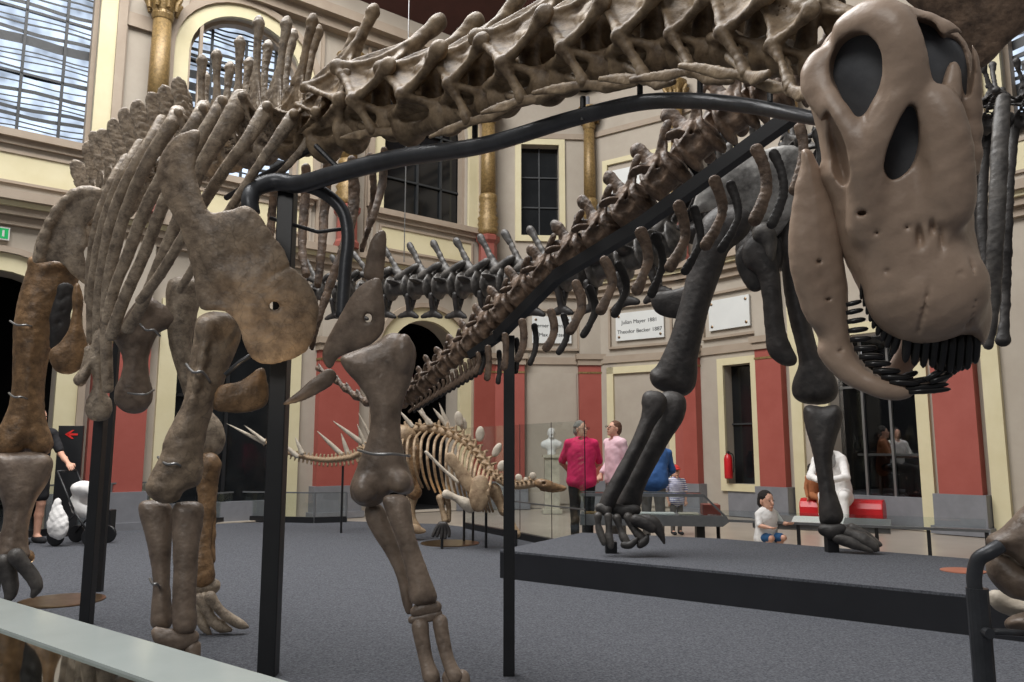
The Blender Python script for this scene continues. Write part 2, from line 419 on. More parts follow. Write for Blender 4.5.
# ================================================================ THE HALL
class Seg:
    def __init__(s, A, B):
        s.A = Vector((A[0], A[1], 0)); s.B = Vector((B[0], B[1], 0)); s.d = (s.B-s.A).normalized(); s.L = (s.B-s.A).length
        s.n = Vector((s.d.y, -s.d.x, 0))
        if s.n.dot(Vector((0, 0, 0))-s.A) < 0: s.n = -s.n
        s.T = Matrix(((s.d.x, 0, s.n.x, s.A.x), (s.d.y, 0, s.n.y, s.A.y), (0, 1, 0, 0), (0, 0, 0, 1)))
    def pick(s, px, py, n=0):
        r = ray(px, py); t = ((s.A+s.n*n-EYE).dot(s.n))/r.dot(s.n); q = EYE+r*t-s.A; return (q.dot(s.d), q.z)
    def s(self, px, py=450, n=0): return self.pick(px, py, n)[0]
pl = [F(-260, 550.5), F(492, 508.5), F(592, 508), F(690, 512.6), F(772, 519)]
d1 = (pl[1]-pl[0]).normalized(); d2 = Vector((d1.y, -d1.x, 0))
pl.append(pl[4]+d2*14)
W1, P1, P2, P3, W2 = [Seg(a, b) for a, b in zip(pl, pl[1:])]
HT = 12.0
def arch(c, hw, z0, zs, n=14):
    """outline of an arched opening centred on c"""
    o = [(c-hw, z0), (c+hw, z0), (c+hw, zs)]
    for i in range(1, n): a = pi*i/n; o.append((c+hw*cos(a), zs+hw*.92*sin(a)))
    o.append((c-hw, zs)); return o
def rect(a, b, z0, z1): return [(a, z0), (b, z0), (b, z1), (a, z1)]
# ---- floor
fl = MB(); fl.box(-30, 40, -12, 40, -.3, -.012); struct(fl.build('floor', M['tile']))
cp = [F(-420, 560), F(20, 538), F(105, 531), F(230, 523), F(345, 521), F(440, 524), F(466, 527), F(520, 538), F(592, 553.5), F(1200, 650), Vector((9, 2, 0)), Vector((9, -8, 0)), Vector((-9, -8, 0))]
cpm = MB(); cpm.prism([(p.x, p.y) for p in cp], -.011, 0.0); struct(cpm.build('floor_carpet', M['carpet']))
# ---- walls with openings
def wall(name, sg, holes, s0=None, s1=None):
    b = MB(); b.prism(rect(-.05 if s0 is None else s0, sg.L+.05 if s1 is None else s1, 0, HT), -.45, 0, sg.T, holes)
    return struct(b.build(name, M['wall']))
def arch_piece(sg, c, hw, z0, zs, t, n0, n1, name, m, parent):
    """moulding that follows an opening (jambs and arch)"""
    b = MB(); out = arch(c, hw+t, z0, zs, 18); inn = arch(c, hw, z0, zs, 18)
    n = len(out)
    for i in range(1, n):
        j = (i+1) % n
        if j == 0 and False: continue
        a0, a1, b0, b1 = out[i], out[j], inn[i], inn[j]
        q = []
        for nn in (n0, n1):
            for p_ in (a0, a1, b1, b0): q.append(sg.T @ Vector((p_[0], p_[1], nn)))
        b.quadbox(q)
    o = b.build(name, m, parent); return o
nwin = [0]; ndoor = [0]; ntrim = [0]
def nxt(c): c[0] += 1; return c[0]
def frame_rect(sg, a, b, z0, z1, t, n0, n1, name, m, parent, foot=True):
    k = MB()
    if foot: k.box(a-t, b+t, z0-t, z0, n0, n1, sg.T)
    k.box(a-t, b+t, z1, z1+t, n0, n1, sg.T).box(a-t, a, z0, z1, n0, n1, sg.T).box(b, b+t, z0, z1, n0, n1, sg.T)
    return k.build(name, m, parent)
def big_window(sg, c, hw, lit, ZS=8.4):
    """arched first floor window with its panel below"""
    i = nxt(nwin)
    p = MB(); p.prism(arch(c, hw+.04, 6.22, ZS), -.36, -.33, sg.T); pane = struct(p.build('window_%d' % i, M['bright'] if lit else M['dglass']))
    arch_piece(sg, c, hw, 6.22, ZS, .26, -.02, .07, 'outer_frame', M['cream'], pane)
    arch_piece(sg, c, hw-.07, 6.22, ZS, .1, -.3, -.12, 'inner_frame', M['taupe'], pane)
    arch_piece(sg, c, hw+.26, 6.22, ZS, .14, -.02, .13, 'hood_mould', M['taupe'], pane)
    b = MB()
    for x in (-.45, .05, .5) if lit else (-.05, .42): b.box(c+x*hw*1.2-.022, c+x*hw*1.2+.022, 6.22, ZS+.75, -.32, -.27, sg.T)
    for z in (7.35, 8.45) if lit else (7.1, 8.3): b.box(c-hw, c+hw, z-.02, z+.02, -.32, -.27, sg.T)
    b.build('glazing_bars', M['mullion'], pane)
    if lit:  # dark strips over the glowing pane draw the striped skylight reflection
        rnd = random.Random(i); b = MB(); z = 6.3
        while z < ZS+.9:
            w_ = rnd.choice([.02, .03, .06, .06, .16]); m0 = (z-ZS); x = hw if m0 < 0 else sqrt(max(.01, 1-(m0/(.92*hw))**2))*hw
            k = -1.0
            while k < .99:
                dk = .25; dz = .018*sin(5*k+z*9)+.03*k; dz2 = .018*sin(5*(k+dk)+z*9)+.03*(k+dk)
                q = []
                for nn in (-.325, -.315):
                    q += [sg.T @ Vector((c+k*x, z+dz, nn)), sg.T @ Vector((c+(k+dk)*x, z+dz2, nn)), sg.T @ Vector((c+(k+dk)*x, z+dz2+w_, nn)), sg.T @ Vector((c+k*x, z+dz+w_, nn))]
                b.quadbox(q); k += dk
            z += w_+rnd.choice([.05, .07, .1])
        # small dark blocks, part of the painted reflection
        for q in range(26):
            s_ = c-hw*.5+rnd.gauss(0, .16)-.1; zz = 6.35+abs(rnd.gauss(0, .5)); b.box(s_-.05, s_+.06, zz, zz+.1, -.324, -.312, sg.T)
        b.build('reflection_strips', M['mullion'], pane)
    # sill and panel below
    k = MB(); k.box(c-hw-.35, c+hw+.35, 6.1, 6.22, -.3, .2, sg.T).box(c-hw-.3, c+hw+.3, 6.0, 6.1, 0, .12, sg.T); k.build('window_sill', M['taupe'], pane)
    k = MB(); k.box(c-hw-.28, c+hw+.28, 5.25, 6.0, -.01, .05, sg.T); k.build('apron', M['wall'], pane)
    k = MB(); k.box(c-hw-.05, c+hw+.05, 5.42, 5.86, .05, .075, sg.T); k.build('apron_panel', M['cream'], pane)
    frame_rect(sg, c-hw-.05, c+hw+.05, 5.42, 5.86, .045, .04, .1, 'apron_moulding', M['taupe'], pane)
    return pane
def pilaster(sg, a, b, n=.18):
    o = MB().box(a, b, .6, 3.17, -.02, n, sg.T).build('trim_%d' % nxt(ntrim), M['red']); struct(o)
    MB().box(a-.07, b+.07, .1, .6, -.02, n+.07, sg.T).box(a-.11, b+.11, 0, .12, -.02, n+.12, sg.T).build('plinth', M['plinth'], o)
    MB().box(a-.012, b+.012, 2.98, 3.02, -.02, n+.012, sg.T).build('gilt_stripe', M['gold'], o)
    MB().box(a-.03, b+.03, 3.17, 3.42, -.02, n+.04, sg.T).box(a-.07, b+.07, 3.3, 3.42, -.02, n+.08, sg.T).build('necking', M['taupe'], o)
    MB().box(a+.02, b-.02, 3.42, 4.72, -.02, n, sg.T).build('upper_shaft', M['wall'], o)
    return o
def column(sg, s_, n=.28, r=.17):
    """gilded wall column on a maroon pedestal"""
    T = Matrix.Translation(sg.T @ Vector((s_, 0, n)))
    o = MB().lathe([(r, 7.0), (r*.97, 7.8), (r*.88, 8.75)], 20, T).build('trim_%d' % nxt(ntrim), M['gold'], smooth=True); struct(o)
    MB().lathe([(r*1.5, 5.2), (r*1.5, 5.3), (r*1.25, 5.36), (r*1.2, 5.85), (r*1.55, 5.92), (r*1.6, 6.02), (r*1.2, 6.06)], 8, T).build('pedestal', M['maroon'], o)
    prof = [(r*1.1, 6.05)]
    for i in range(12): z = 6.1+i*.07; prof.append((r*(1.28 if i < 6 else 1.08)+(.025 if i % 2 else -.01), z))
    prof += [(r*1.2, 6.98), (r, 7.02)]
    MB().lathe(prof, 20, T).build('ornamented_drum', M['gold'], o, smooth=True)
    b = MB(); b.lathe([(r*.95, 8.7), (r*1.1, 8.78), (r*1.0, 8.84), (r*1.25, 9.0), (r*1.75, 9.16), (r*1.8, 9.22)], 20, T)
    for k in range(8):
        a = 2*pi*k/8; q = T @ Vector((r*1.35*cos(a), r*1.35*sin(a), 9.0)); b.tube([q+Vector((0, 0, -.14)), q+Vector((cos(a)*.02, sin(a)*.02, 0)), q+Vector((cos(a)*.09, sin(a)*.09, .1))], [.035, .05, .03], 8)
    b.build('capital', M['gold'], o, smooth=False)
    return o
def cornice(sg, name='cornice'):
    a, b_ = -.1, sg.L+.1
    o = MB().box(a, b_, 4.72, 4.86, -.02, .10, sg.T).box(a, b_, 4.86, 4.98, -.02, .2, sg.T).box(a, b_, 5.06, 5.2, -.02, .36, sg.T).build('trim_%d' % nxt(ntrim), M['taupe'])
    struct(o); MB().box(a, b_, 4.98, 5.06, -.02, .27, sg.T).build('fillet', M['cream'], o)
    MB().box(a, b_, 3.2, 3.36, -.02, .04, sg.T).build('string_course', M['taupe'], o) if sg in (P1, P2, P3) else None
    MB().box(a, b_, 8.55, 8.68, -.02, .06, sg.T).build('impost_band', M['taupe'], o) if sg not in (W1,) else None
    MB().box(a, b_, 9.75, 9.95, -.02, .22, sg.T).box(a, b_, 9.95, 10.15, -.02, .4, sg.T).build('upper_cornice', M['taupe'], o)
    MB().box(a, b_, 10.15, 10.6, -.02, .15, sg.T).build('upper_frieze', M['wall'], o)
    q = MB(); q.quadbox([sg.T @ Vector(v) for v in [(a, 10.6, .1), (b_, 10.6, .1), (b_, 11.6, 1.6), (a, 11.6, 1.6), (a, 10.8, .0), (b_, 10.8, .0), (b_, 11.9, 1.55), (a, 11.9, 1.55)]]); q.build('ceiling_cove', M['cove'], o)
    return o
# ---- left long wall, three bays
sB3 = (W1.s(386), W1.s(457)); c3 = sum(sB3)/2; h3 = (sB3[1]-sB3[0])/2
sB2 = (W1.s(170), W1.s(282)); c2 = sum(sB2)/2; h2 = h3*1.02
h1 = h3; c1 = W1.s(50)-h1
print('bays', c1, c2, c3, h3, W1.s(52), 'should be', c1+h1)
hw = h3+.22
opens = [arch(c1, h3, .02, 3.2), rect(c2-h3-.1, c2+h3+.1, .02, 3.55), arch(c3, h3, .02, 3.2)]
wins = [arch(c, hw, 6.22, z) for c, z in ((c1, 9.0), (c2, 8.4), (c3, 8.4))]
wall('wall_left', W1, opens+wins)
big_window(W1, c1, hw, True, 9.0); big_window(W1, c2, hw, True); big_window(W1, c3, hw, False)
for c in (c1, c3):
    i = nxt(ndoor)
    b = MB(); T = W1.T
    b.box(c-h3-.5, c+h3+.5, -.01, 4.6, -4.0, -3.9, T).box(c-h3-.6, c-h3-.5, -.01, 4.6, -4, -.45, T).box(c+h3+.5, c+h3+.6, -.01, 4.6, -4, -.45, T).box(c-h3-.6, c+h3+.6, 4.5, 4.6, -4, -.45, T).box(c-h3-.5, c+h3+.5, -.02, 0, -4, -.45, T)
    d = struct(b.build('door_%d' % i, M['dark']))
    arch_piece(W1, c, h3, .6, 3.2, .3, -.02, .09, 'arch_frame', M['cream'], d)
    arch_piece(W1, c, h3+.3, .6, 3.2, .1, -.02, .16, 'arch_hood', M['taupe'], d)
    MB().box(c-h3-.34, c-h3, 0, .6, -.02, .12, T).box(c+h3, c+h3+.34, 0, .6, -.02, .12, T).build('arch_plinth', M['plinth'], d)
i = nxt(nwin); d = struct(MB().box(c2-h3-.12, c2+h3+.12, .35, 3.55, -.3, -.26, W1.T).build('window_%d' % i, M['dglass']))
frame_rect(W1, c2-h3-.1, c2+h3+.1, .0, 3.55, .3, -.02, .08, 'outer_frame', M['cream'], d, False); MB().box(c2-h3-.1, c2+h3+.1, 0, .36, -.28, -.1, W1.T).build('stall_riser', M['plinth'], d)
MB().box(c2-.03, c2+.03, .35, 3.55, -.25, -.2, W1.T).box(c2-h3, c2+h3, 2.2, 2.25, -.25, -.2, W1.T).build('glazing_bars', M['black'], d)
hp = (c3-c2)/2
sp1 = W1.s(114); sp2 = W1.s(334)
pilaster(W1, sp1-.42, sp1+.42); pilaster(W1, sp2-.42, sp2+.42); pilaster(W1, W1.L-.62, W1.L-.02)
for s_ in (c1+hp+.0, c2+hp, W1.L-.35): column(W1, s_)
for s_ in (c1+hp, c2+hp):
    k = MB()
    for q in (-.75, -.55, .5, .7): k.box(s_+q, s_+q+.06, 5.2, 9.7, -.01, .06, W1.T)
    struct(k.build('trim_%d' % nxt(ntrim), M['taupe']))
k = MB()
for a, b_ in ((c1+hw+.4, c2-hw-.4), (c2+hw+.4, c3-hw-.4), (c3+hw+.4, W1.L)): k.box(a, b_, 8.55, 8.8, -.01, .08, W1.T).box(a, b_, 0, .5, -.01, .05, W1.T) if False else k.box(a, b_, 8.55, 8.8, -.01, .08, W1.T)
struct(k.build('trim_%d' % nxt(ntrim), M['taupe']))
cornice(W1)
# exit sign over the left doorway
s_, z_ = W1.pick(0, 234)
t = tag(MB().box(s_-.35, s_+.12, z_-.1, z_+.1, .02, .08, W1.T).build('exit_sign', M['board']), 'green exit sign high on the wall above the left doorway', 'exit sign')
em = emis('exit_green', (60, 205, 120), 1.0)
MB().box(s_-.33, s_+.10, z_-.08, z_+.08, .08, .085, W1.T).build('sign_face', em, t)
MB().box(s_+.02, s_+.05, z_-.05, z_+.05, .085, .088, W1.T).box(s_-.1, s_-.02, z_-.01, z_+.01, .085, .088, W1.T).build('arrow_pictogram', M['board'], t)

# ---- the canted corner
def opening_window(sg, a, b_, z0, z1, hasframe=.14, bars=(2, 3), m='dglass', depth=.22, room=False):
    i = nxt(nwin); d = struct(MB().box(a-.01, b_+.01, z0-.01, z1+.01, -depth-.03, -depth, sg.T).build('window_%d' % i, M[m]))
    if hasframe: frame_rect(sg, a, b_, z0, z1, hasframe, -.02, .06, 'outer_frame', M['cream'], d)
    k = MB()
    for q in range(1, bars[0]): x = a+(b_-a)*q/bars[0]; k.box(x-.015, x+.015, z0, z1, -depth, -depth+.04, sg.T)
    for q in range(1, bars[1]): z = z0+(z1-z0)*q/bars[1]; k.box(a, b_, z-.015, z+.015, -depth, -depth+.04, sg.T)
    k.build('glazing_bars', M['mullion'], d); return d
a, b_ = P1.s(521, 200), P1.s(559, 200); wz = (6.2, 8.4)
wall('wall_corner', P1, [rect(a, b_, *wz)]); opening_window(P1, a, b_, *wz)
wall('wall_canted', P2, [])
a3, b3 = P3.s(727, 440), P3.s(755, 440)
u3 = (P3.L*.3, P3.L*.72)
wall('wall_canted_right', P3, [rect(a3, b3, .62, 2.95), rect(u3[0], u3[1], 6.1, 8.1)]); opening_window(P3, a3, b3, .62, 2.95, .14, (1, 2)); opening_window(P3, *u3, 6.1, 8.1)
MB().box(a3, b3, 0, .62, -.02, .03, P3.T).build('window_base_panel', M['plinth'], bpy.data.objects['window_6' if 'window_6' in bpy.data.objects else 'window_5'])
for sg in (P1, P2, P3): cornice(sg)
pilaster(P1, .02, P1.s(524)); pilaster(P1, P1.s(579), P1.s(604))
pilaster(P2, P2.s(679), P2.L+.05); pilaster(P3, -.05, P3.s(703)); pilaster(W2, -.1, W2.s(790)); 
column(P1, P1.s(590, 200, .28), r=.14)
column(P2, P2.s(679, 200, .28), r=.14); column(W2, W2.s(795, 200, .28), r=.14)
# blind door panel on P2, plaques, upper white board
a, b_ = P2.s(616, 440), P2.s(671, 440)
o = struct(MB().box(a, b_, .1, 2.95, -.01, .03, P2.T).build('door_%d' % nxt(ndoor), M['wall']))
k = MB(); k.box(a-.16, a, 0, 3.1, -.01, .09, P2.T).box(b_, b_+.16, 0, 3.1, -.01, .09, P2.T).box(a-.16, b_+.16, 2.95, 3.1, -.01, .09, P2.T); k.build('door_frame', M['cream'], o)
o = struct(MB().box(P1.s(527), P1.s(577), .1, 3.0, -.01, .03, P1.T).build('trim_%d' % nxt(ntrim), M['wall']))
a, b_ = P2.s(612, 170), P2.s(657, 170)
o = tag(MB().box(a, b_, 6.8, 7.65, .0, .04, P2.T).build('name_board', M['board']), 'blank white board high on the canted corner wall', 'board')
frame_rect(P2, a-.1, b_+.1, 6.65, 7.8, .12, -.01, .07, 'board_frame', M['cream'], o)
MB().box(P2.s(668, 170), P2.s(682, 170), 6.1, 8.0, -.01, .03, P2.T).build('side_strip', M['cream'], o)
k = MB(); k.tube([P1.T @ Vector((P1.L-.02, z, .3)) for z in (5.2, 7, 9.5)], .05); struct(k.build('trim_%d' % nxt(ntrim), M['plinth'], smooth=True))
def text_on(sg, s_, z_, size, body, m, parent, n):
    cu = bpy.data.curves.new('inscription', 'FONT'); cu.body = body; cu.size = size; cu.align_x = 'CENTER'; cu.align_y = 'CENTER'; cu.extrude = .004
    tmp = bpy.data.objects.new('inscription', cu); COL.objects.link(tmp); bpy.context.view_layer.update()
    me = bpy.data.meshes.new_from_object(tmp.evaluated_get(bpy.context.evaluated_depsgraph_get())); bpy.data.objects.remove(tmp)
    d = sg.n.cross(Vector((0, 0, 1)))*-1
    R = Matrix(((d.x, 0, sg.n.x), (d.y, 0, sg.n.y), (0, 1, 0))).to_4x4()
    return link('inscription', me, parent, Matrix.Translation(sg.T @ Vector((s_, z_, n))) @ R, m)
def plaque(sg, pa, pb, lines, label):
    a, b_ = sg.s(pa, 330), sg.s(pb, 330)
    if a > b_: a, b_ = b_, a
    o = tag(MB().box(a, b_, 3.68, 4.3, .02, .06, sg.T).build('memorial_plaque', M['board']), label, 'plaque', 'white memorial plaques on the corner walls')
    frame_rect(sg, a-.14, b_+.14, 3.56, 4.42, .05, -.01, .07, 'plaque_surround', M['taupe'], o)
    k = MB()
    for x in (a+.08, b_-.08):
        for z in (3.76, 4.22): MB().lathe([(.028, 0), (.028, .012), (.012, .02)], 10, Matrix.Translation(sg.T @ Vector((x, z, .06))) @ sg.n.to_track_quat('Z', 'Y').to_matrix().to_4x4()).build('rivet', M['bronze'], o)
    for i, l in enumerate(lines): text_on(sg, (a+b_)/2, 4.08-.21*i, .12, l, M['black'], o, .061)
plaque(P1, 532, 571, ['Werner J. Jannasch', 'Max Richter'], 'white plaque with two lines of text, leftmost of three, above the bust')
plaque(P2, 617, 665, ['Julian Mayer 1881', 'Theodor Becker 1887'], 'white plaque with two lines of text, middle one of three')
plaque(P3, 711, 752, [], 'plain white plaque, rightmost of three, behind the black thigh bone')
# ---- right long wall
dA, dB = W2.s(834, 470), W2.s(922, 470)
u = W2.s(1003, 80)
wall('wall_right', W2, [rect(dA, dB, .02, 3.25), arch(u+.95, .95, 6.22, 8.4)])
cornice(W2)
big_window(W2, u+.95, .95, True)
pilaster(W2, W2.s(941), W2.s(984)); column(W2, W2.s(962, 300), r=.15)
i = nxt(ndoor)
d = struct(MB().box(dA, dB, .5, 3.25, -.32, -.3, W2.T).build('door_%d' % i, M['fglass']))
frame_rect(W2, dA, dB, 0, 3.25, .2, -.02, .07, 'door_frame', M['cream'], d, False)
k = MB(); 
for q in (.3, .62): x = dA+(dB-dA)*q; k.box(x-.02, x+.02, .5, 3.25, -.3, -.25, W2.T)
k.box(dA, dB, 2.35, 2.39, -.3, -.25, W2.T); k.build('glazing_bars', M['wire'], d)
MB().box(dA, dB, 0, .5, -.3, -.1, W2.T).build('stall_riser', M['plinth'], d)
b = MB(); T = W2.T
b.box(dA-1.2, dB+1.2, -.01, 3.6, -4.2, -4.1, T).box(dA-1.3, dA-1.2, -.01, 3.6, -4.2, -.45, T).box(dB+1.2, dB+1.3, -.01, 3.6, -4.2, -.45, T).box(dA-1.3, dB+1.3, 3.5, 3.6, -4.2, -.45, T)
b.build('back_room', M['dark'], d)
MB().box(dA-1.2, dB+1.2, 0, .45, -4.1, -.6, W2.T).build('raised_back_floor', M['plinth'], d)
k = MB(); s_ = W2.s(935); k.box(W2.s(990), W2.s(1008), 0, 4.7, -.01, .08, W2.T); struct(k.build('trim_%d' % nxt(ntrim), M['cream']))
k = MB(); k.box(W2.s(795), W2.s(806), 0, 4.7, -.01, .06, W2.T); struct(k.build('trim_%d' % nxt(ntrim), M['cream']))
# ================================================================ SKELETON A: long-necked dinosaur in the foreground
A = thing('sauropod_skeleton', 'brown long-necked dinosaur skeleton in the foreground, its skull looming at right', 'dinosaur skeleton', F(300, 640))
ZF = (1.0,)
# ---------------- skull
fs = Fr(890, 200, 1.5)
PXS = fs.s
def off(pts, cx, cy, k): return [(cx+(x-cx)*k, cy+(y-cy)*k) for x, y in pts]
SK = [(805, 84), (812, 60), (825, 38), (846, 18), (872, 8), (896, 5), (922, 10), (950, 24), (968, 42), (975, 66), (975, 105), (972, 140), (973, 180), (975, 228), (983, 270), (993, 308), (992, 328), (984, 348), (969, 337), (945, 332), (915, 334), (895, 328), (878, 313), (865, 293), (851, 274), (843, 257), (836, 236), (829, 206), (822, 190), (815, 176), (821, 160), (816, 130), (808, 102)]
sk = Sdf(.006)
sk.poly(fs.poly(SK), .02, .085, .055, bend=lambda x, y: -1.1*x*x-.12*y*y*0, smooth=2)
def blob(px, py, r, dn, k=.03, sub=False, sx=1, sy=1, sz=1): sk.ell(fs.P(px, py), (r*PXS*sx, r*PXS*sy, r*PXS*sz), k=k, sub=sub) if dn is None else sk.ell(fs.P(px, py, dn), (r*PXS*sx, r*PXS*sy, r*PXS*sz), k=k, sub=sub)
# swollen snout, brow and rear bar
blob(925, 290, 52, .045, .05, sx=1.05, sy=1, sz=.8)
blob(905, 225, 45, .04, .05, sy=1.3, sz=.75)
sk.chain([fs.P(845, 30, .045), fs.P(880, 20, .075), fs.P(900, 45, .085), fs.P(902, 90, .09), fs.P(880, 135, .095), fs.P(868, 170, .09)], [.02, .026, .03, .024, .024, .024], k=.035)
sk.chain([fs.P(822, 60, .03), fs.P(818, 85, .04), fs.P(838, 115, .075), fs.P(858, 150, .09), fs.P(868, 190, .085), fs.P(866, 230, .07)], [.018, .022, .02, .02, .024, .026], k=.03)
sk.chain([fs.P(905, 20, .06), fs.P(940, 32, .06), fs.P(966, 60, .04), fs.P(972, 110, .03), fs.P(971, 170, .03)], [.016, .016, .014, .013, .015], k=.02)
sk.chain([fs.P(940, 100, .085), fs.P(948, 150, .09), fs.P(952, 210, .085)], [.022, .026, .03], k=.04)
def cut(pts, d0=.01, k=.005): sk.poly(fs.poly(pts), .09, 0, n0=d0+.09, k=k, sub=True)
orb = [(832, 64), (840, 47), (856, 39), (871, 41), (885, 52), (890, 67), (886, 88), (875, 108), (860, 124), (850, 113), (840, 96), (832, 80)]
nar = [(908, 27), (920, 25), (933, 30), (941, 41), (948, 38), (960, 39), (969, 50), (972, 75), (968, 98), (962, 97), (958, 80), (953, 67), (948, 73), (944, 90), (932, 91), (922, 70), (913, 48)]
ant = [(909, 109), (916, 116), (918, 140), (914, 162), (902, 177), (891, 181), (883, 171), (885, 154), (893, 134), (902, 116)]
lat = [(830, 116), (841, 130), (850, 148), (854, 170), (851, 184), (843, 188), (833, 178), (826, 160), (823, 138)]
cut(orb, -.03); cut(nar, -.04); cut(ant, .0); cut(lat, -.01)
# nasal spike inside the nostril opening, small foramina, grooves
sk.chain([fs.P(950, 98, .06), fs.P(952, 80, .055), fs.P(953, 66, .05)], [.017, .012, .005], k=.008)
for x, y, r in ((862, 213, 3.4), (877, 233, 1.3), (907, 227, 1.2), (903, 290, 2.6), (887, 271, 1.2), (960, 273, 1.4)):
    sk.ell(fs.P(x, y, .10), (r*PXS, r*PXS*.55, .016), k=.009, sub=True)
for x, y, h in ((920, 236, 12), (933, 228, 9), (942, 240, 15)):
    sk.ell(fs.P(x, y, .125), (3.6*PXS, h*PXS, .03), k=.008, sub=True)
sk.chain([fs.P(938, 255, .128), fs.P(930, 285, .128), fs.P(922, 318, .118), fs.P(918, 332, .1)], .0035, k=.004, sub=True)
sk.chain([fs.P(968, 180, .07), fs.P(972, 240, .085), fs.P(971, 300, .09), fs.P(968, 330, .075)], .004, k=.005, sub=True)
sk.chain([fs.P(806, 96, .03), fs.P(815, 82, .05), fs.P(828, 74, .065)], .003, k=.003, sub=True)
for x, y in ((842, 28), (850, 22), (860, 18)): sk.chain([fs.P(x-14, y+14, .02), fs.P(x, y, .045), fs.P(x+14, y-4, .055)], .0035, k=.004, sub=True)
skull = sk.build('skull', M['boneS'], A, fs.M, .0042, .0018, 45)
inf = Sdf(.01); inf.poly(fs.poly(off(SK[:18]+[(960, 300), (900, 290), (860, 230)], 895, 130, .95)), .02, .07, .05, n0=-.010, bend=lambda x, y: -1.1*x*x)
inf.build('skull_infill', M['infill'], skull, fs.M, .008)
# ---------------- lower jaw
jw = Sdf(.008)
JO = [(801, 156), (801, 150), (806, 148), (812, 152), (817, 162), (822, 175), (826, 186), (834, 206), (841, 236), (844, 262), (848, 290), (848, 312), (850, 335), (858, 355), (870, 369), (888, 381), (903, 388), (905, 395), (885, 394), (862, 388), (842, 373), (826, 352), (812, 326), (800, 300), (795, 270), (799, 225), (802, 190)]
jw.poly(fs.poly(JO), .012, .035, .03, n0=.0, bend=lambda x, y: -.6*x*x, smooth=2)
jw.chain([fs.P(828, 350, .01), fs.P(850, 372, .02), fs.P(880, 388, .03), fs.P(908, 392, .02)], [.02, .018, .014, .01], k=.02)
jw.chain([fs.P(806, 175, 0), fs.P(803, 225, .01), fs.P(806, 270, .02), fs.P(818, 318, .02)], [.012, .022, .024, .02], k=.02)
for x, y in ((819, 262), (828, 300), (840, 352)): jw.ell(fs.P(x, y, .045), (3*PXS, 2*PXS, .02), k=.004, sub=True)
jw.build('lower_jaw', M['boneS'], skull, fs.M, .0045, .0015, 45)
# far ramus and symphysis seen through the open mouth
fr_ = Sdf(.008)
fr_.poly(fs.poly([(905, 336), (922, 336), (933, 345), (925, 362), (912, 378), (899, 389), (886, 384), (878, 376), (890, 368), (898, 352)]), .006, .01, .02, n0=-.07, smooth=2)
fr_.chain([fs.P(900, 389, .02), fs.P(920, 386, -.01), fs.P(938, 380, -.03), fs.P(948, 366, -.06), fs.P(955, 330, -.1), fs.P(960, 280, -.1)], [.007, .009, .01, .01, .012, .014], k=.01)
fr_.build('jaw_far_side', M['palate'], skull, fs.M, .0045)
pal = Sdf(.01); pal.poly(fs.poly([(858, 262), (882, 305), (900, 322), (950, 325), (978, 335), (978, 280), (960, 240), (880, 235)]), .02, .02, .03, n0=-.02)
pal.build('palate', M['palate'], skull, fs.M, .008)
# teeth: upper row hangs down, lower row points forward
def tooth(a, b, r, dn0=.03, dn1=.03):
    p = fs.M @ Vector(fs.P(*a, dn0)); q = fs.M @ Vector(fs.P(*b, dn1)); k = MB(); d = q-p
    R = r*PXS; k.tube([p, p+d*.35, p+d*.75, p+d*.93, q], [R*.8, R, R*.9, R*.62, R*.12], 8); return k.build('tooth', M['tooth'], skull, smooth=True)
up = [(862, 289, 862, 296, 1.4), (866, 295, 865, 303, 1.7), (870, 302, 868, 311, 2), (874, 308, 871, 318, 2.2), (878, 313, 874, 325, 2.3), (883, 319, 878, 332, 2.5), (888, 324, 883, 338, 2.7), (894, 328, 887, 344, 3), (901, 332, 893, 351, 3.3)]
for x0, y0, x1, y1, r in up: tooth((x0, y0-6), (x1-1, y1+4), r*1.35, .05, .05)
for i, (x, l) in enumerate(((909, 27), (918, 30), (927, 32), (936, 32), (945, 36), (953, 38), (961, 36), (969, 34), (976, 28))):
    tooth((x, 330-(6 if i < 4 else -2)), (x-4 if i < 4 else x-9+i, 336+l), 4.9, .055-.006*i, .06-.008*i)
for i, (x, l) in enumerate(((940, 30), (950, 34), (958, 34), (966, 30), (973, 24))): tooth((x, 334), (x-4, 341+l), 4.6, .0-.01*i, .0-.01*i)
lo = [(849, 304), (849, 312), (850, 321), (851, 330), (853, 339), (857, 348), (862, 356), (868, 363), (876, 370), (884, 376), (892, 381)]
for i, (x, y) in enumerate(lo): tooth((x-3, y+1), (x+13+i*1.5, y-3+i*.5), 2.7+i*.12, .035, .03)
for i, (x0, y0, x1, y1) in enumerate(((900, 384, 944, 376), (905, 389, 949, 384), (908, 392, 951, 389), (895, 386, 938, 392), (925, 380, 950, 366), (930, 382, 953, 374), (900, 378, 918, 372), (890, 379, 908, 380))): tooth((x0, y0), (x1, y1), 3.3, .03, .01)
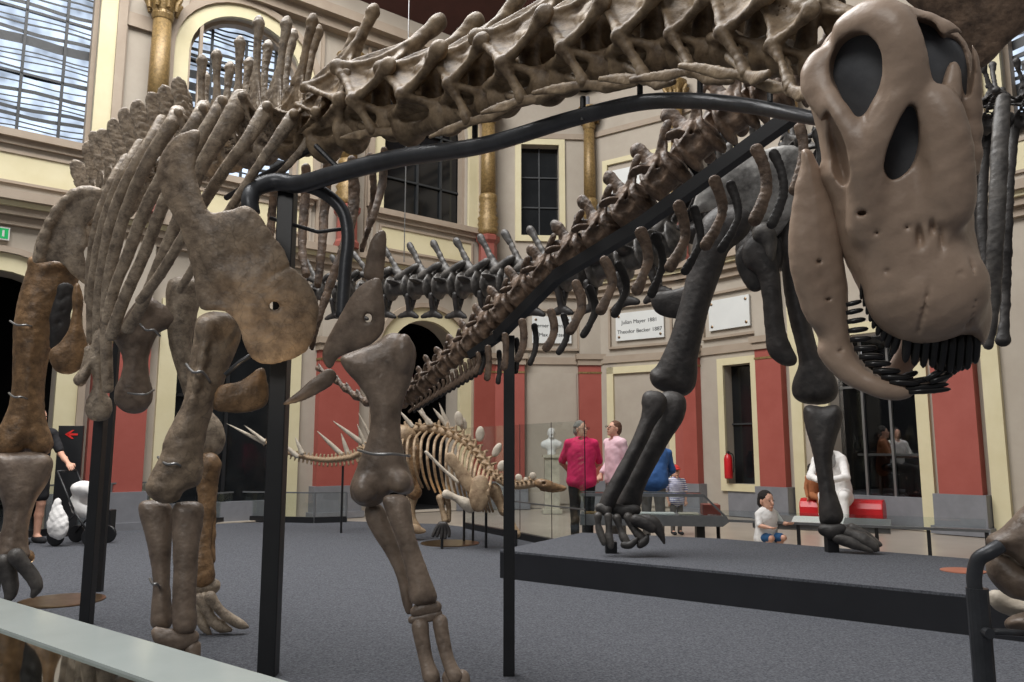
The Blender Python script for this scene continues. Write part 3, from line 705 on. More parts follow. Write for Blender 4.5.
# ---------------- bones
def limb(name, parent, m, Y, pts, knobs=(), thick=.8, res=.012, noise=.006, nf=22, seed=1, cuts=(), polys=(), label=None, k=.03, dY=None):
    """pts: (px, py, half width px[, offset towards the camera in metres])"""
    c = pts[len(pts)//2] if pts else polys[0][0][0]
    f = Fr(c[0], c[1], Y); s = Sdf(k)
    if pts:
        P_ = [f.P(p[0], p[1], p[3] if len(p) > 3 else 0) for p in pts]
        s.chain(P_, [p[2]*f.s for p in pts], k=.004, flat=((0, 0, 1), thick), n=3)
    for q in knobs:
        sx_, sy_ = (q[4], q[5]) if len(q) > 5 else (1, 1)
        s.ell(f.P(q[0], q[1], q[3] if len(q) > 3 else 0), (q[2]*f.s*sx_, q[2]*f.s*sy_, q[2]*f.s*.85), k=k)
    for pl_, te, tm, sc, n0 in polys: s.poly(f.poly(pl_), te, tm, sc, n0=n0, smooth=2)
    for q in cuts: s.ell(f.P(q[0], q[1], q[3]), (q[2]*f.s*(q[4] if len(q) > 4 else 1), q[2]*f.s*(q[5] if len(q) > 5 else 1), q[2]*f.s), k=k*.7, sub=True)
    o = s.build(name, m, parent, f.M, res, noise, nf, seed)
    if label: o['label'] = label
    return o
def obone(name, parent, m, Y, out, R=None, q=.75, n=None, adds=None, res=.011, noise=.004, nf=20, seed=1, label=None, blur=1, tilt=0, bend=None, smooth=3):
    """bone traced by its outline, round in section; tilt leans it towards the camera upwards (metres per metre)"""
    xs = [p[0] for p in out]; ys = [p[1] for p in out]; f = Fr(sum(xs)/len(xs), sum(ys)/len(ys), Y); s = Sdf(.02)
    b = bend or ((lambda x, y: tilt*y) if tilt else None)
    Rm = (R or 12)*f.s; s.poly(f.poly(out), 0, 0, bend=b, R=Rm, q=q, smooth=smooth)
    if adds: adds(s, f)
    o = s.build(name, m, parent, f.M, res, noise, nf, seed, blur)
    if label: o['label'] = label
    return o
def plate(name, parent, m, Y, pts, te, tm, sc, bend=None, extra=None, res=.012, noise=.005, nf=18, seed=1, label=None, k=.02, smooth=3):
    xs = [p[0] for p in pts]; ys = [p[1] for p in pts]; f = Fr(sum(xs)/len(xs), sum(ys)/len(ys), Y); s = Sdf(k)
    s.poly(f.poly(pts), te, tm, sc, bend=bend, smooth=smooth)
    if extra: extra(s, f)
    o = s.build(name, m, parent, f.M, res, noise, nf, seed)
    if label: o['label'] = label
    return o
def strip(name, parent, m, pts, seg=10, flat=.6, res=.01, noise=.002, k=.004, nf=30, seed=0, label=None):
    """pts: (px, py, half width px, Y): a rib or rod running through depth"""
    c = pts[len(pts)//2]; f = Fr(c[0], c[1], c[3]); s = Sdf(k)
    s.chain([f.loc(W(p[0], p[1], p[3])) for p in pts], [p[2]*p[3]/FPX*1.03 for p in pts], k=k, flat=((0, 0, 1), flat), n=3)
    o = s.build(name, m, parent, f.M, res, noise, nf, seed)
    if label: o['label'] = label
    return o
# left hind leg
obone('femur', A, M['boneO'], 6.4, [(29, 258), (44, 256), (62, 259), (76, 263), (79, 275), (75, 290), (66, 303), (58, 322), (50, 350), (45, 378), (44, 400), (46, 420), (51, 434), (53, 446), (46, 455), (34, 456), (27, 450), (20, 456), (6, 458), (-6, 452), (-6, 436), (3, 420), (10, 402), (13, 375), (13, 345), (14, 322), (20, 292), (27, 270)], R=19, q=.8, adds=lambda s, f: [s.ell(f.P(60, 266, .03), (.11, .06, .1), k=.04), s.chain([f.P(28, 430, .14), f.P(27, 455, .12)], [.02, .03], k=.03, sub=True)], noise=.007, seed=3, label='orange-brown cracked thigh bone')
obone('tibia', A, M['boneL'], 6.35, [(-6, 456), (12, 453), (30, 452), (46, 454), (53, 462), (50, 476), (44, 488), (36, 500), (31, 515), (28, 530), (28, 545), (30, 556), (20, 562), (4, 563), (-6, 560), (-4, 545), (2, 530), (4, 512), (0, 495), (-6, 478)], R=16, q=.8, seed=4)
for q, (pts) in enumerate(([(16, 556, 8), (24, 566, 7), (33, 577, 6.5), (37, 587, 5.5), (33, 596, 2.5)], [(4, 562, 9), (8, 574, 8), (11, 586, 7), (10, 596, 5), (4, 603, 2)], [(-8, 562, 9), (-8, 578, 8), (-8, 596, 6), (-10, 606, 3)])):
    limb('toe', A, M['boneCL'], 6.25, pts, thick=1, noise=.003, seed=q)
limb('ankle_bone', A, M['boneO'], 6.35, [(2, 556, 9), (14, 560, 10), (26, 557, 8)], seed=8)
# pelvis
plate('ilium', A, M['boneR'], 6.1, [(32, 262), (36, 240), (42, 226), (51, 212), (58, 201), (68, 193), (84, 188), (98, 191), (104, 200), (96, 214), (86, 226), (82, 244), (86, 262), (88, 284), (76, 278), (60, 262), (46, 262)], .02, .05, .06,
      bend=lambda x, y: .25*x, extra=lambda s, f: [s.chain([f.P(40, 256, .02), f.P(50, 222, .05), (f.P(74, 194, .05)), f.P(98, 192, .04)], [.03, .03, .035, .03], k=.04), s.ell(f.P(78, 240, .05), (.07, .09, .07), k=.05), s.ell(f.P(70, 228, .12), (.12, .2, .06), k=.06, sub=True)], seed=5)
obone('ischium', A, M['boneO'], 6.0, [(78, 282), (84, 300), (82, 318), (84, 330), (88, 345), (87, 360), (80, 370), (68, 375), (56, 371), (49, 360), (50, 350), (60, 342), (68, 330), (72, 312), (72, 292)], R=12, q=.5, seed=6)
limb('sacral_plate', A, M['boneC'], 6.25, [(66, 290, 8), (60, 320, 9), (56, 345, 6)], thick=.4, seed=6, cuts=[(60, 300, 2.2, .03), (63, 310, 2.2, .03), (59, 322, 2.2, .03), (66, 296, 2, .03)], label='dark plate pierced by small holes')
obone('pubis', A, M['boneL'], 5.6, [(138, 300), (150, 297), (162, 304), (174, 310), (181, 316), (179, 325), (167, 329), (158, 334), (151, 348), (148, 364), (150, 380), (153, 394), (150, 405), (140, 413), (126, 412), (115, 403), (115, 388), (121, 376), (123, 360), (119, 348), (113, 338), (114, 328), (122, 322), (128, 312)], R=14, q=.8, seed=7, label='reddish-brown hanging bone with a hooked top')
obone('pubis', A, M['boneR'], 5.75, [(96, 330), (108, 330), (108, 352), (104, 372), (106, 392), (112, 402), (111, 416), (103, 421), (91, 420), (85, 411), (87, 400), (92, 388), (92, 368), (88, 380), (80, 385), (77, 376), (84, 366), (90, 350)], R=10, q=.8, seed=9)
limb('pubis', A, M['boneR'], 5.85, [(90, 350, 5), (86, 368, 5), (80, 380, 6)], seed=9)
# other hind leg
obone('femur', A, M['boneR'], 5.75, [(168, 282), (178, 277), (192, 277), (200, 284), (200, 300), (196, 320), (192, 340), (191, 362), (195, 384), (204, 402), (212, 412), (222, 424), (225, 440), (220, 453), (208, 457), (196, 452), (190, 436), (190, 415), (184, 395), (177, 372), (170, 348), (167, 325), (166, 300)], R=14, q=.8, seed=10)
limb('tibia', A, M['boneO'], 5.7, [(208, 464, 12), (207, 480, 11), (206, 510, 8), (203, 540, 8), (202, 562, 11), (203, 576, 12)], knobs=[(214, 466, 7, .02)], seed=11)
limb('fibula', A, M['boneO'], 5.75, [(213, 478, 5), (212, 520, 4), (210, 560, 5)], seed=12)
limb('ankle_bone', A, M['boneR'], 5.7, [(195, 586, 8), (205, 588, 10), (212, 586, 8)], seed=13)
for q, pts in enumerate(([(199, 598, 5), (206, 610, 4.5), (213, 620, 5), (222, 627, 5.5), (231, 630, 2)], [(210, 597, 6), (218, 608, 4.5), (228, 617, 5), (240, 624, 4.5), (248, 627, 1.5)], [(196, 602, 5), (199, 614, 5), (204, 626, 5), (210, 634, 2)], [(204, 597, 5), (208, 612, 5), (212, 622, 5)])):
    limb('toe', A, M['boneR'], 5.62, pts, thick=1, noise=.003, res=.009, seed=q)
# right forelimb
obone('humerus', A, M['boneA'], 4.75, [(196, 322), (204, 314), (216, 312), (230, 314), (239, 322), (241, 336), (236, 352), (228, 370), (222, 388), (215, 404), (209, 420), (205, 438), (203, 455), (203, 470), (199, 484), (190, 488), (183, 492), (178, 500), (163, 503), (150, 497), (146, 486), (152, 472), (161, 455), (166, 436), (175, 418), (183, 402), (187, 384), (189, 364), (193, 344)], R=19, q=.75, noise=.008, res=.010, seed=14,
     adds=lambda s, f: [s.ell(f.P(207, 328, .08), (.07, .07, .06), k=.05), s.chain([f.P(206, 336, .1), f.P(200, 372, .1), f.P(190, 410, .07)], [.02, .022, .015], k=.03), s.chain([f.P(222, 340, .15), f.P(216, 372, .14), f.P(206, 400, .12)], [.035, .04, .02], k=.04, sub=True), s.ell(f.P(178, 470, .16), (.05, .09, .05), k=.03, sub=True)])
obone('ulna', A, M['boneL'], 4.8, [(139, 504), (148, 500), (162, 501), (171, 506), (173, 520), (171, 545), (170, 575), (171, 600), (173, 618), (170, 628), (160, 630), (151, 626), (151, 610), (153, 585), (150, 560), (145, 535), (140, 518)], R=13, q=.75, seed=15, noise=.003)
obone('radius', A, M['boneL'], 4.76, [(173, 506), (184, 502), (198, 502), (204, 507), (203, 522), (199, 545), (197, 575), (196, 600), (197, 620), (194, 632), (183, 635), (174, 631), (172, 615), (173, 585), (173, 555), (172, 530)], R=13, q=.75, seed=16, noise=.003)
limb('wrist_bone', A, M['boneL'], 4.72, [(156, 632, 5), (164, 638, 9), (180, 640, 10), (192, 637, 7)], seed=17, noise=.004)
for x in (161, 178, 193): limb('hand_bone', A, M['boneL'], 4.72, [(x, 648, 8), (x+1, 662, 6.5), (x+2, 676, 7.5), (x+2, 684, 5)], seed=x, noise=.003)
# right shoulder
SCP = [(172, 130), (185, 126), (199, 127), (197, 150), (195.5, 168), (198, 184), (209, 209), (220, 211), (232, 209), (243, 204), (254, 209), (264, 219), (274, 236), (285, 250), (292, 266), (303, 276), (314, 291), (318, 311), (312, 340), (297, 355), (270, 362), (251, 356), (243, 342), (237, 322), (225, 312), (204, 311), (197, 304), (194, 285), (187, 255), (175, 222), (163, 202), (155, 186), (151, 167), (159, 146)]
obone('shoulder_blade', A, M['boneA'], 4.32, SCP, R=34, q=.22, blur=1, bend=lambda x, y: .3*x-.5*x*x-.12*y,
      adds=lambda s, f: [s.ell(f.P(214, 292, .085), (.1, .09, .055), k=.05, sub=True), s.ell(f.P(236, 250, .09), (.15, .11, .055), k=.06, sub=True), s.ell(f.P(274, 306, .1), (.03, .026, .3), k=.012, sub=True), s.chain([f.P(232, 305, .12), f.P(262, 282, .12), f.P(291, 266, .06)], [.008, .01, .008], k=.02, sub=True)], seed=18, noise=.006, res=.010, smooth=2)
obone('breast_plate', A, M['boneO'], 4.72, [(212, 408), (218, 386), (240, 380), (262, 366), (268, 380), (268, 404), (250, 413), (226, 413)], R=22, q=.3, seed=19, res=.012)
# left shoulder and forelimb, nearer the middle of the picture
obone('shoulder_blade', A, M['boneL'], 4.5, [(377, 232), (384, 230), (387, 240), (385, 262), (382, 283), (371, 282), (363, 277), (365, 262), (369, 245), (373, 236)], R=9, q=.5, seed=20, noise=.003, res=.009)
obone('coracoid', A, M['boneL'], 4.4, [(379, 278), (383, 294), (385, 314), (384, 330), (376, 341), (364, 349), (350, 354), (338, 359), (331, 370), (324, 366), (321, 354), (327, 338), (338, 318), (350, 297), (364, 283)], R=24, q=.3, bend=lambda x, y: .3*x+.1*y,
      adds=lambda s, f: s.ell(f.P(368, 318, .05), (.02, .026, .3), k=.01, sub=True), seed=21, noise=.003, res=.009, label='orange-brown plate with a small oval hole')
obone('sternal_plate', A, M['boneL'], 4.6, [(280, 406), (296, 392), (312, 378), (330, 367), (338, 376), (332, 386), (316, 396), (298, 403)], R=10, q=.35, seed=22, noise=.003, res=.01)
obone('humerus', A, M['boneL'], 4.2, [(340, 358), (352, 352), (366, 347), (378, 342), (388, 334), (400, 334), (411, 341), (416, 352), (414, 368), (409, 386), (403, 403), (400, 420), (401, 438), (405, 456), (410, 472), (414, 486), (411, 493), (402, 494), (392, 491), (386, 498), (376, 506), (362, 506), (352, 499), (350, 486), (356, 470), (363, 452), (369, 434), (371, 416), (368, 400), (358, 384), (347, 372)], R=22, q=.62, noise=.003, seed=23, res=.010,
     adds=lambda s, f: [s.ell(f.P(404, 352, .05), (.05, .1, .06), k=.04), s.ell(f.P(376, 378, .19), (.06, .12, .06), k=.05, sub=True), s.ell(f.P(383, 486, .17), (.035, .07, .05), k=.04, sub=True), s.ell(f.P(364, 490, .06), (.06, .07, .06), k=.04), s.ell(f.P(400, 482, .06), (.06, .06, .06), k=.04)])
obone('radius', A, M['boneL'], 4.1, [(382, 500), (388, 495), (400, 494), (409, 499), (411, 510), (414, 530), (421, 552), (429, 574), (436, 592), (437, 600), (428, 604), (416, 605), (410, 600), (408, 580), (403, 560), (396, 538), (388, 518)], R=13, q=.75, noise=.003, seed=24, res=.010)
obone('ulna', A, M['boneL'], 4.25, [(366, 506), (374, 502), (384, 508), (390, 524), (398, 544), (405, 566), (411, 590), (413, 610), (408, 616), (403, 606), (399, 586), (392, 566), (383, 550), (374, 536), (366, 520)], R=9, q=.85, noise=.003, seed=25, res=.010)
limb('wrist_bone', A, M['boneL'], 4.1, [(415, 612, 5), (424, 608, 7), (436, 607, 6)], noise=.003, seed=26, res=.009)
limb('wrist_bone', A, M['boneL'], 4.1, [(412, 620, 4), (426, 617, 5.5), (438, 614, 5)], noise=.003, seed=27, res=.009)
for pts in ([(420, 626, 9), (422, 640, 7.5), (427, 662, 7), (431, 676, 9)], [(440, 622, 8), (443, 640, 7), (449, 662, 6.5), (455, 676, 8)]): limb('hand_bone', A, M['boneL'], 4.05, pts, noise=.003, res=.009, seed=28)
for x in (432, 450, 462): limb('hand_bone', A, M['boneL'], 4.02, [(x, 678, 8), (x+2, 692, 7), (x+5, 706, 6), (x+8, 716, 4)], noise=.003, res=.009, seed=29)

# ---------------- backbone of A
def basis(c, nxt_, up=Vector((0, 0, 1))):
    fw = (nxt_-c).normalized(); lat = up.cross(fw).normalized(); u = fw.cross(lat).normalized()
    if lat.dot(EYE-c) < 0: lat = -lat        # lateral axis towards the viewer's side
    M_ = Matrix(((fw.x, lat.x, u.x, c.x), (fw.y, lat.y, u.y, c.y), (fw.z, lat.z, u.z, c.z), (0, 0, 0, 1)))
    return M_
class VF:
    def __init__(s, c, nx): s.M = basis(c, nx); s.I = s.M.inverted()
    def l(s, w_): return np.array(s.I @ Vector(w_))
def vertebra(name, parent, m, c, nx, L, tips, tps=(), foot=None, res=.011, seed=0, rc=.3, tipr=.1, arch=.6, knob=1.15, noise=.004, paddle=False, w=1.0, far=True):
    """spool centrum, arch with thin struts and webs, forked spine; points in metres of the world"""
    f = VF(c, nx); s = Sdf(.03*L+.004); A3 = lambda *v: np.array(v)*L
    s.spool(L, rc*L, .66, .12)
    s.ell((.47*L, 0, 0), (rc*.4*L, rc*.68*L, rc*.68*L), k=.02)
    for sg in (1, -1): s.ell((.0, sg*rc*.8*L, .04*L), (.27*L, rc*.42*L, rc*.4*L), k=.02*L, sub=True)
    th = .022*L
    nt = [f.l(t) for t in tips]
    S0 = A3(-.05, 0, arch*.95); s.chain([A3(.05, 0, rc*.5), A3(0, 0, arch*.6), S0], [.13*L, .1*L, .11*L], k=.05*L, flat=((0, 1, 0), .7))
    for sg in (1, -1):
        if sg < 0 and not far: continue
        Pz = A3(.58, sg*.26*w, arch*.92); Po = A3(-.5, sg*.24*w, arch*1.08)
        T = [t for t in nt if t[1]*sg > 0] or nt[:1]; T = T[0] if T else None
        D = None
        for t in tps:
            t = f.l(t)
            if t[1]*sg > 0: D = t
        big = D is not None
        if D is None: D = A3(.12, sg*(rc+.12)*w, rc*.7)
        S = S0+A3(0, sg*.07, 0); C1 = A3(-.42, sg*rc*.85, .08); C2 = A3(.36, sg*rc*.65, .06)
        r0 = .05*L
        for a_, b_, ra, rb in ((D, Pz, 1.1, 1.3), (D, Po, 1, 1.2), (D, S, 1.2, 1.1), (C1, D, 1.2, 1), (C2, D, 1, 1), (S, Pz, 1.2, 1.5), (S, Po, 1.2, 1.5)):
            md = (a_+b_)/2-(0, sg*.03*L, 0); s.chain([a_, md, b_], [r0*ra, r0*.72, r0*rb], k=.035*L, n=2)
        s.ell(Pz, (.13*L, .05*L, .09*L), k=.03*L); s.ell(Po, (.13*L, .05*L, .08*L), k=.03*L)
        if big: s.ell(D, (.13*L, .11*L, .12*L), k=.05*L)
        for q in ((D, Pz, S), (D, Po, S), (C1, C2, D)): s.tri(*[v*.97 for v in q], th*.8, k=.02*L)
        if T is not None:
            v = T-S; M1 = S+v*.35; M2 = S+v*.7; bow = A3(-.06, 0, 0)
            if paddle: s.chain([S, M1, M2, S+v*.92, T], [.15*L, tipr*L*.8, tipr*L, tipr*L*1.05, tipr*L*.75], k=.02*L, flat=((1, 0, -.3), .16))
            else:
                s.chain([S, M1+bow, M2+bow, S+v*.9, T], [.13*L, tipr*L*.85, tipr*L*.75, tipr*L*knob*.9, tipr*L*knob*.9], k=.03*L, flat=((0, 1, 0), .7))
                s.ell(T-v*.03, (tipr*L*knob*1.1, tipr*L*knob*.9, tipr*L*knob*.8), k=.03*L)
            s.chain([Po, (Po+M1)/2+A3(.08, 0, 0), M2], [r0, r0*.6, r0*.7], k=.04*L); s.tri(Po, S, M2, th, k=.03*L)
            s.chain([Pz, (Pz+M1)/2-A3(.1, 0, .02), M1+v*.1], [r0, r0*.6, r0*.7], k=.04*L); s.tri(Pz, S, M1+v*.1, th, k=.03*L)
    if foot is not None:
        R = f.l(foot); sg = 1 if R[1] > 0 else -1; D = A3(.12, sg*(rc+.12)*w, rc*.7)
        s.chain([D, D*.5+R*.5-(0, .02*L, 0), R], [.06*L, .036*L, .055*L], k=.03*L)
        s.chain([A3(-.1, sg*rc*.7, -.05), R], [.04*L, .03*L], k=.02*L)
    o = s.build(name, m, parent, f.M, res, noise, 12/max(L, .1), seed)
    return o, f
def cervical_rib(parent, m, f, L, a, b, c_, seed, w=1):
    """wing shaped rib under a neck vertebra: tail end a, strut foot b, front end c (world points)"""
    a, b, c_ = [f.l(v) for v in (a, b, c_)]; s = Sdf(.02)
    up = np.array((0, 0, 1.0))
    s.chain([a, a*.6+b*.4+up*.008, b-up*.008, b*.45+c_*.55-up*.012, c_], [.008, .026*L, .045*L*w, .036*L, .009], k=.004, flat=((0, 1, 0), .5))
    s.tri(a, b, a*.35+b*.65-up*.055*L, .007, k=.008); s.tri(b, c_, b*.55+c_*.45-up*.075*L, .008, k=.008)
    s.chain([b, b*.65+np.array((-.02*L, .14*L, .12*L))*.35, (0.02*L, .24*L, .12*L)], [.045*L, .03*L, .04*L], k=.015, flat=((0, 1, 0), .6))
    
    return s.build('cervical_rib', m, parent, f.M, .0055, .001, 30, seed)
NK = [ # centrum px, py, Y, near tip, far tip, rib (left, strut, right)
 ((376, 124, 4.15), (439, 22), (456, 30), ((341, 138), (373, 131), (428, 126))),
 ((428, 122, 3.8), (476, 22), (489, 25), None),
 ((474, 108, 3.5), (519, -4), (541, 6), ((430, 137), (468, 121), (520, 104))),
 ((526, 92, 3.15), (592, -40), (612, -30), ((482, 113), (522, 99), (562, 90))),
 ((586, 74, 2.85), (650, -62), (672, -50), ((533, 93), (584, 83), (636, 84))),
 ((646, 62, 2.55), (716, -70), (735, -60), ((600, 79), (645, 77), (674, 82))),
 ((696, 54, 2.3), (768, -62), (785, -55), ((631, 80), (691, 70), (732, 81))),
 ((748, 54, 2.05), (812, -40), (830, -35), ((680, 66), (746, 74), (768, 74))),
 ((800, 62, 1.85), (842, -12), (858, -10), ((751, 82), (790, 88), (815, 92)))]
DS = [ # dorsals: centre, near tip, far tip, near transverse process
 ((338, 138, 4.40), (372, 12), (388, 26), (340, 100)),
 ((316, 141, 4.54), (358, 32), (326, 25), (316, 112)),
 ((296, 145, 4.67), (311, 18), (318, 30), (294, 114)),
 ((276, 149, 4.81), (286, 20), (293, 34), (267, 106)),
 ((258, 153, 4.94), (260, 20), (268, 45), (242, 96)),
 ((240, 157, 5.08), (240, 39), (249, 62), (222, 100)),
 ((222, 162, 5.21), (217, 54), (230, 66), (203, 108)),
 ((205, 167, 5.35), (200, 62), (205, 76), (178, 112)),
 ((190, 172, 5.48), (180, 82), (183, 92), None),
 ((176, 178, 5.62), (166, 90), None, None),
 ((163, 184, 5.75), (153, 97), None, None),
 ((151, 190, 5.89), (138, 105), None, None),
 ((140, 197, 6.02), (125, 114), None, None),
 ((129, 204, 6.16), (114, 125), None, None),
 ((119, 211, 6.29), (104, 131), None, None),
 ((110, 218, 6.43), (96, 138), None, None),
 ((101, 226, 6.56), (88, 144), None, None),
 ((92, 234, 6.70), (76, 163), None, None)]
line = [W(*n[0]) for n in DS[::-1]]+[W(*n[0]) for n in NK]+[W(838, 70, 1.7)]
nd = len(DS)
for i, c in enumerate(line[:-1]):
    nx = line[i+1]; L = max((nx-c).length, (line[i]-line[i-1]).length if i else 0)*1.0
    if i < nd:
        c0, nt_, ft, tp = DS[::-1][i]; Yc = c0[2]; L = max(L, .24)
        jr = random.Random(i+5); tips = [W(nt_[0]+jr.uniform(-2, 2), nt_[1]+jr.uniform(-3, 3), Yc-.08)]+([W(ft[0], ft[1], Yc+.12)] if ft else [])
        tps = [W(tp[0], tp[1], Yc-.3)] if tp else []
        front = i >= nd-8
        o, f = vertebra('dorsal_vertebra', A, M['boneR'] if i < nd-3 else M['boneN'], c, nx, L*1.08, tips, tps, res=.009, seed=i, rc=.36 if i < nd-4 else .32, tipr=(.036/L if front else .055/L), arch=.75, knob=1.08, noise=.003, paddle=not front, w=1.3)
    else:
        c0, nt_, ft, rb = NK[i-nd]; Yc = c0[2]
        tips = [W(nt_[0], nt_[1], Yc-.04), W(ft[0], ft[1], Yc+.14)]
        o, f = vertebra('neck_vertebra', A, M['boneN'], c, nx, L*1.05, tips, (), W(*rb[1], Yc-.10-.16*L) if rb else None, res=.0055 if Yc < 3 else .0075, seed=i, rc=.185, tipr=.085, w=1.25, arch=.5, knob=1.1, noise=.002)
        if rb:
            dY = -.10-.16*L
            cervical_rib(o, M['boneN'], f, L, W(*rb[0], Yc+dY+.2), W(*rb[1], Yc+dY), W(*rb[2], Yc+dY-.14), i)
# ---------------- ribs of A
RB = [ # near side
 [(241, 98, 8, 4.75), (235, 112, 9, 4.72), (216, 142, 7, 4.72), (200, 170, 6, 4.8), (180, 215, 5.5, 4.95), (160, 262, 5, 5.1), (142, 305, 5, 5.25), (128, 328, 5.5, 5.35)],
 [(222, 102, 6, 4.95), (212, 120, 6, 4.9), (192, 152, 6, 4.9), (165, 200, 5.5, 5.0), (146, 250, 5, 5.15), (122, 304, 5, 5.3), (112, 335, 5.5, 5.4)],
 [(204, 108, 7, 5.1), (196, 122, 6.5, 5.0), (172, 160, 6, 5.05), (145, 210, 5.5, 5.2), (128, 255, 5, 5.35), (114, 290, 4.5, 5.45), (108, 320, 5, 5.5)],
 [(178, 113, 7, 5.3), (172, 124, 6.5, 5.2), (150, 158, 5.5, 5.25), (130, 200, 5, 5.4), (116, 245, 5, 5.5), (108, 290, 5, 5.6), (106, 340, 5, 5.65), (108, 388, 4.5, 5.7)],
 [(162, 120, 5, 5.5), (150, 142, 5, 5.4), (132, 172, 5, 5.4), (115, 210, 5, 5.5), (104, 260, 5, 5.6), (99, 310, 5, 5.7), (100, 350, 5.5, 5.8)],
 [(140, 144, 4.5, 5.6), (124, 172, 4.5, 5.5), (108, 210, 4.5, 5.6), (97, 255, 4.5, 5.7), (92, 300, 4.5, 5.8), (93, 340, 5, 5.9)],
 [(126, 158, 4, 5.75), (112, 182, 4, 5.65), (98, 220, 4, 5.7), (91, 262, 4, 5.8), (89, 300, 4, 5.9)],
 [(267, 108, 6, 4.6), (263, 116, 7, 4.55), (246, 142, 5.5, 4.5), (228, 165, 5, 4.55), (205, 200, 5, 4.65), (186, 232, 4.5, 4.8), (160, 275, 4.5, 4.95), (140, 300, 4, 5.05)],
 [(294, 114, 5, 4.45), (288, 124, 6, 4.4), (268, 152, 4.5, 4.4), (250, 178, 4, 4.45), (232, 206, 4, 4.5), (206, 246, 4, 4.65), (180, 290, 3.5, 4.85)],
 [(316, 122, 4, 4.5), (300, 152, 3.5, 4.5), (262, 190, 3, 4.6), (228, 216, 3, 4.7), (200, 250, 3, 4.8)]]
for i, r in enumerate(RB): strip('rib', A, M['boneR'], [(a_, b_, c_*1.15, d_) for a_, b_, c_, d_ in r], flat=.75, res=.010, noise=.002, seed=i)
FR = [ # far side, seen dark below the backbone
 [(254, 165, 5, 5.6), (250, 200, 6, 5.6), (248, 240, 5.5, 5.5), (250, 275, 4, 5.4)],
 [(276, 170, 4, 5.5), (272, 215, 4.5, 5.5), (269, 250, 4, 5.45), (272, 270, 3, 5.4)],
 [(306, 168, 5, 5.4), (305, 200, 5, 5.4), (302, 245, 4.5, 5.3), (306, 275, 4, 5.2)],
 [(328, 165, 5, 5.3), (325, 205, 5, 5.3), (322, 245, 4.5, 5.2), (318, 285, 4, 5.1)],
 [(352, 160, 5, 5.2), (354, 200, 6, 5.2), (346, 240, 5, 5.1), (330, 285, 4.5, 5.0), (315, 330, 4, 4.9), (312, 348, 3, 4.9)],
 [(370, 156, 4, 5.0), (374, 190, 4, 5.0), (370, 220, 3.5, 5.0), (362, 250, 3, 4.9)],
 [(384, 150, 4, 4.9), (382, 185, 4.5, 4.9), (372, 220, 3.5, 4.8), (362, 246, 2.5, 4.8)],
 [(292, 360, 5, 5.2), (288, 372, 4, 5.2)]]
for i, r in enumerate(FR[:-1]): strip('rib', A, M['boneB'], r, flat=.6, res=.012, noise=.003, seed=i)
# ================================================================ SKELETON B: brown tail with hanging chevrons
B = thing('tail_skeleton', 'brown dinosaur tail of lumpy vertebrae with hanging chevrons, sloping down to the left', 'dinosaur skeleton', F(510, 674))
BV = [(815, 80, 34, 3.3), (772, 98, 34, 3.4), (736, 118, 34, 3.5), (700, 145, 33, 3.62), (666, 178, 31, 3.75), (634, 208, 28, 3.9), (604, 234, 26, 4.05), (575, 255, 24, 4.2), (548, 274, 21, 4.32), (524, 293, 19, 4.45), (505, 310, 17, 4.55), (488, 326, 16, 4.65), (473, 341, 15, 4.75), (460, 354, 14, 4.83), (447, 365, 13, 4.9), (436, 375, 12, 4.96), (426, 384, 11.5, 5.02), (416, 393, 11, 5.1), (406, 400, 10, 5.18), (396, 405, 9, 5.25), (384, 406, 8, 5.32), (372, 404, 7, 5.4), (361, 399, 6.5, 5.5), (350, 392, 6, 5.6), (340, 384, 5.5, 5.7), (331, 377, 5, 5.8), (322, 371, 4.5, 5.9)]
bp = [W(x, y, Y) for x, y, r, Y in BV]
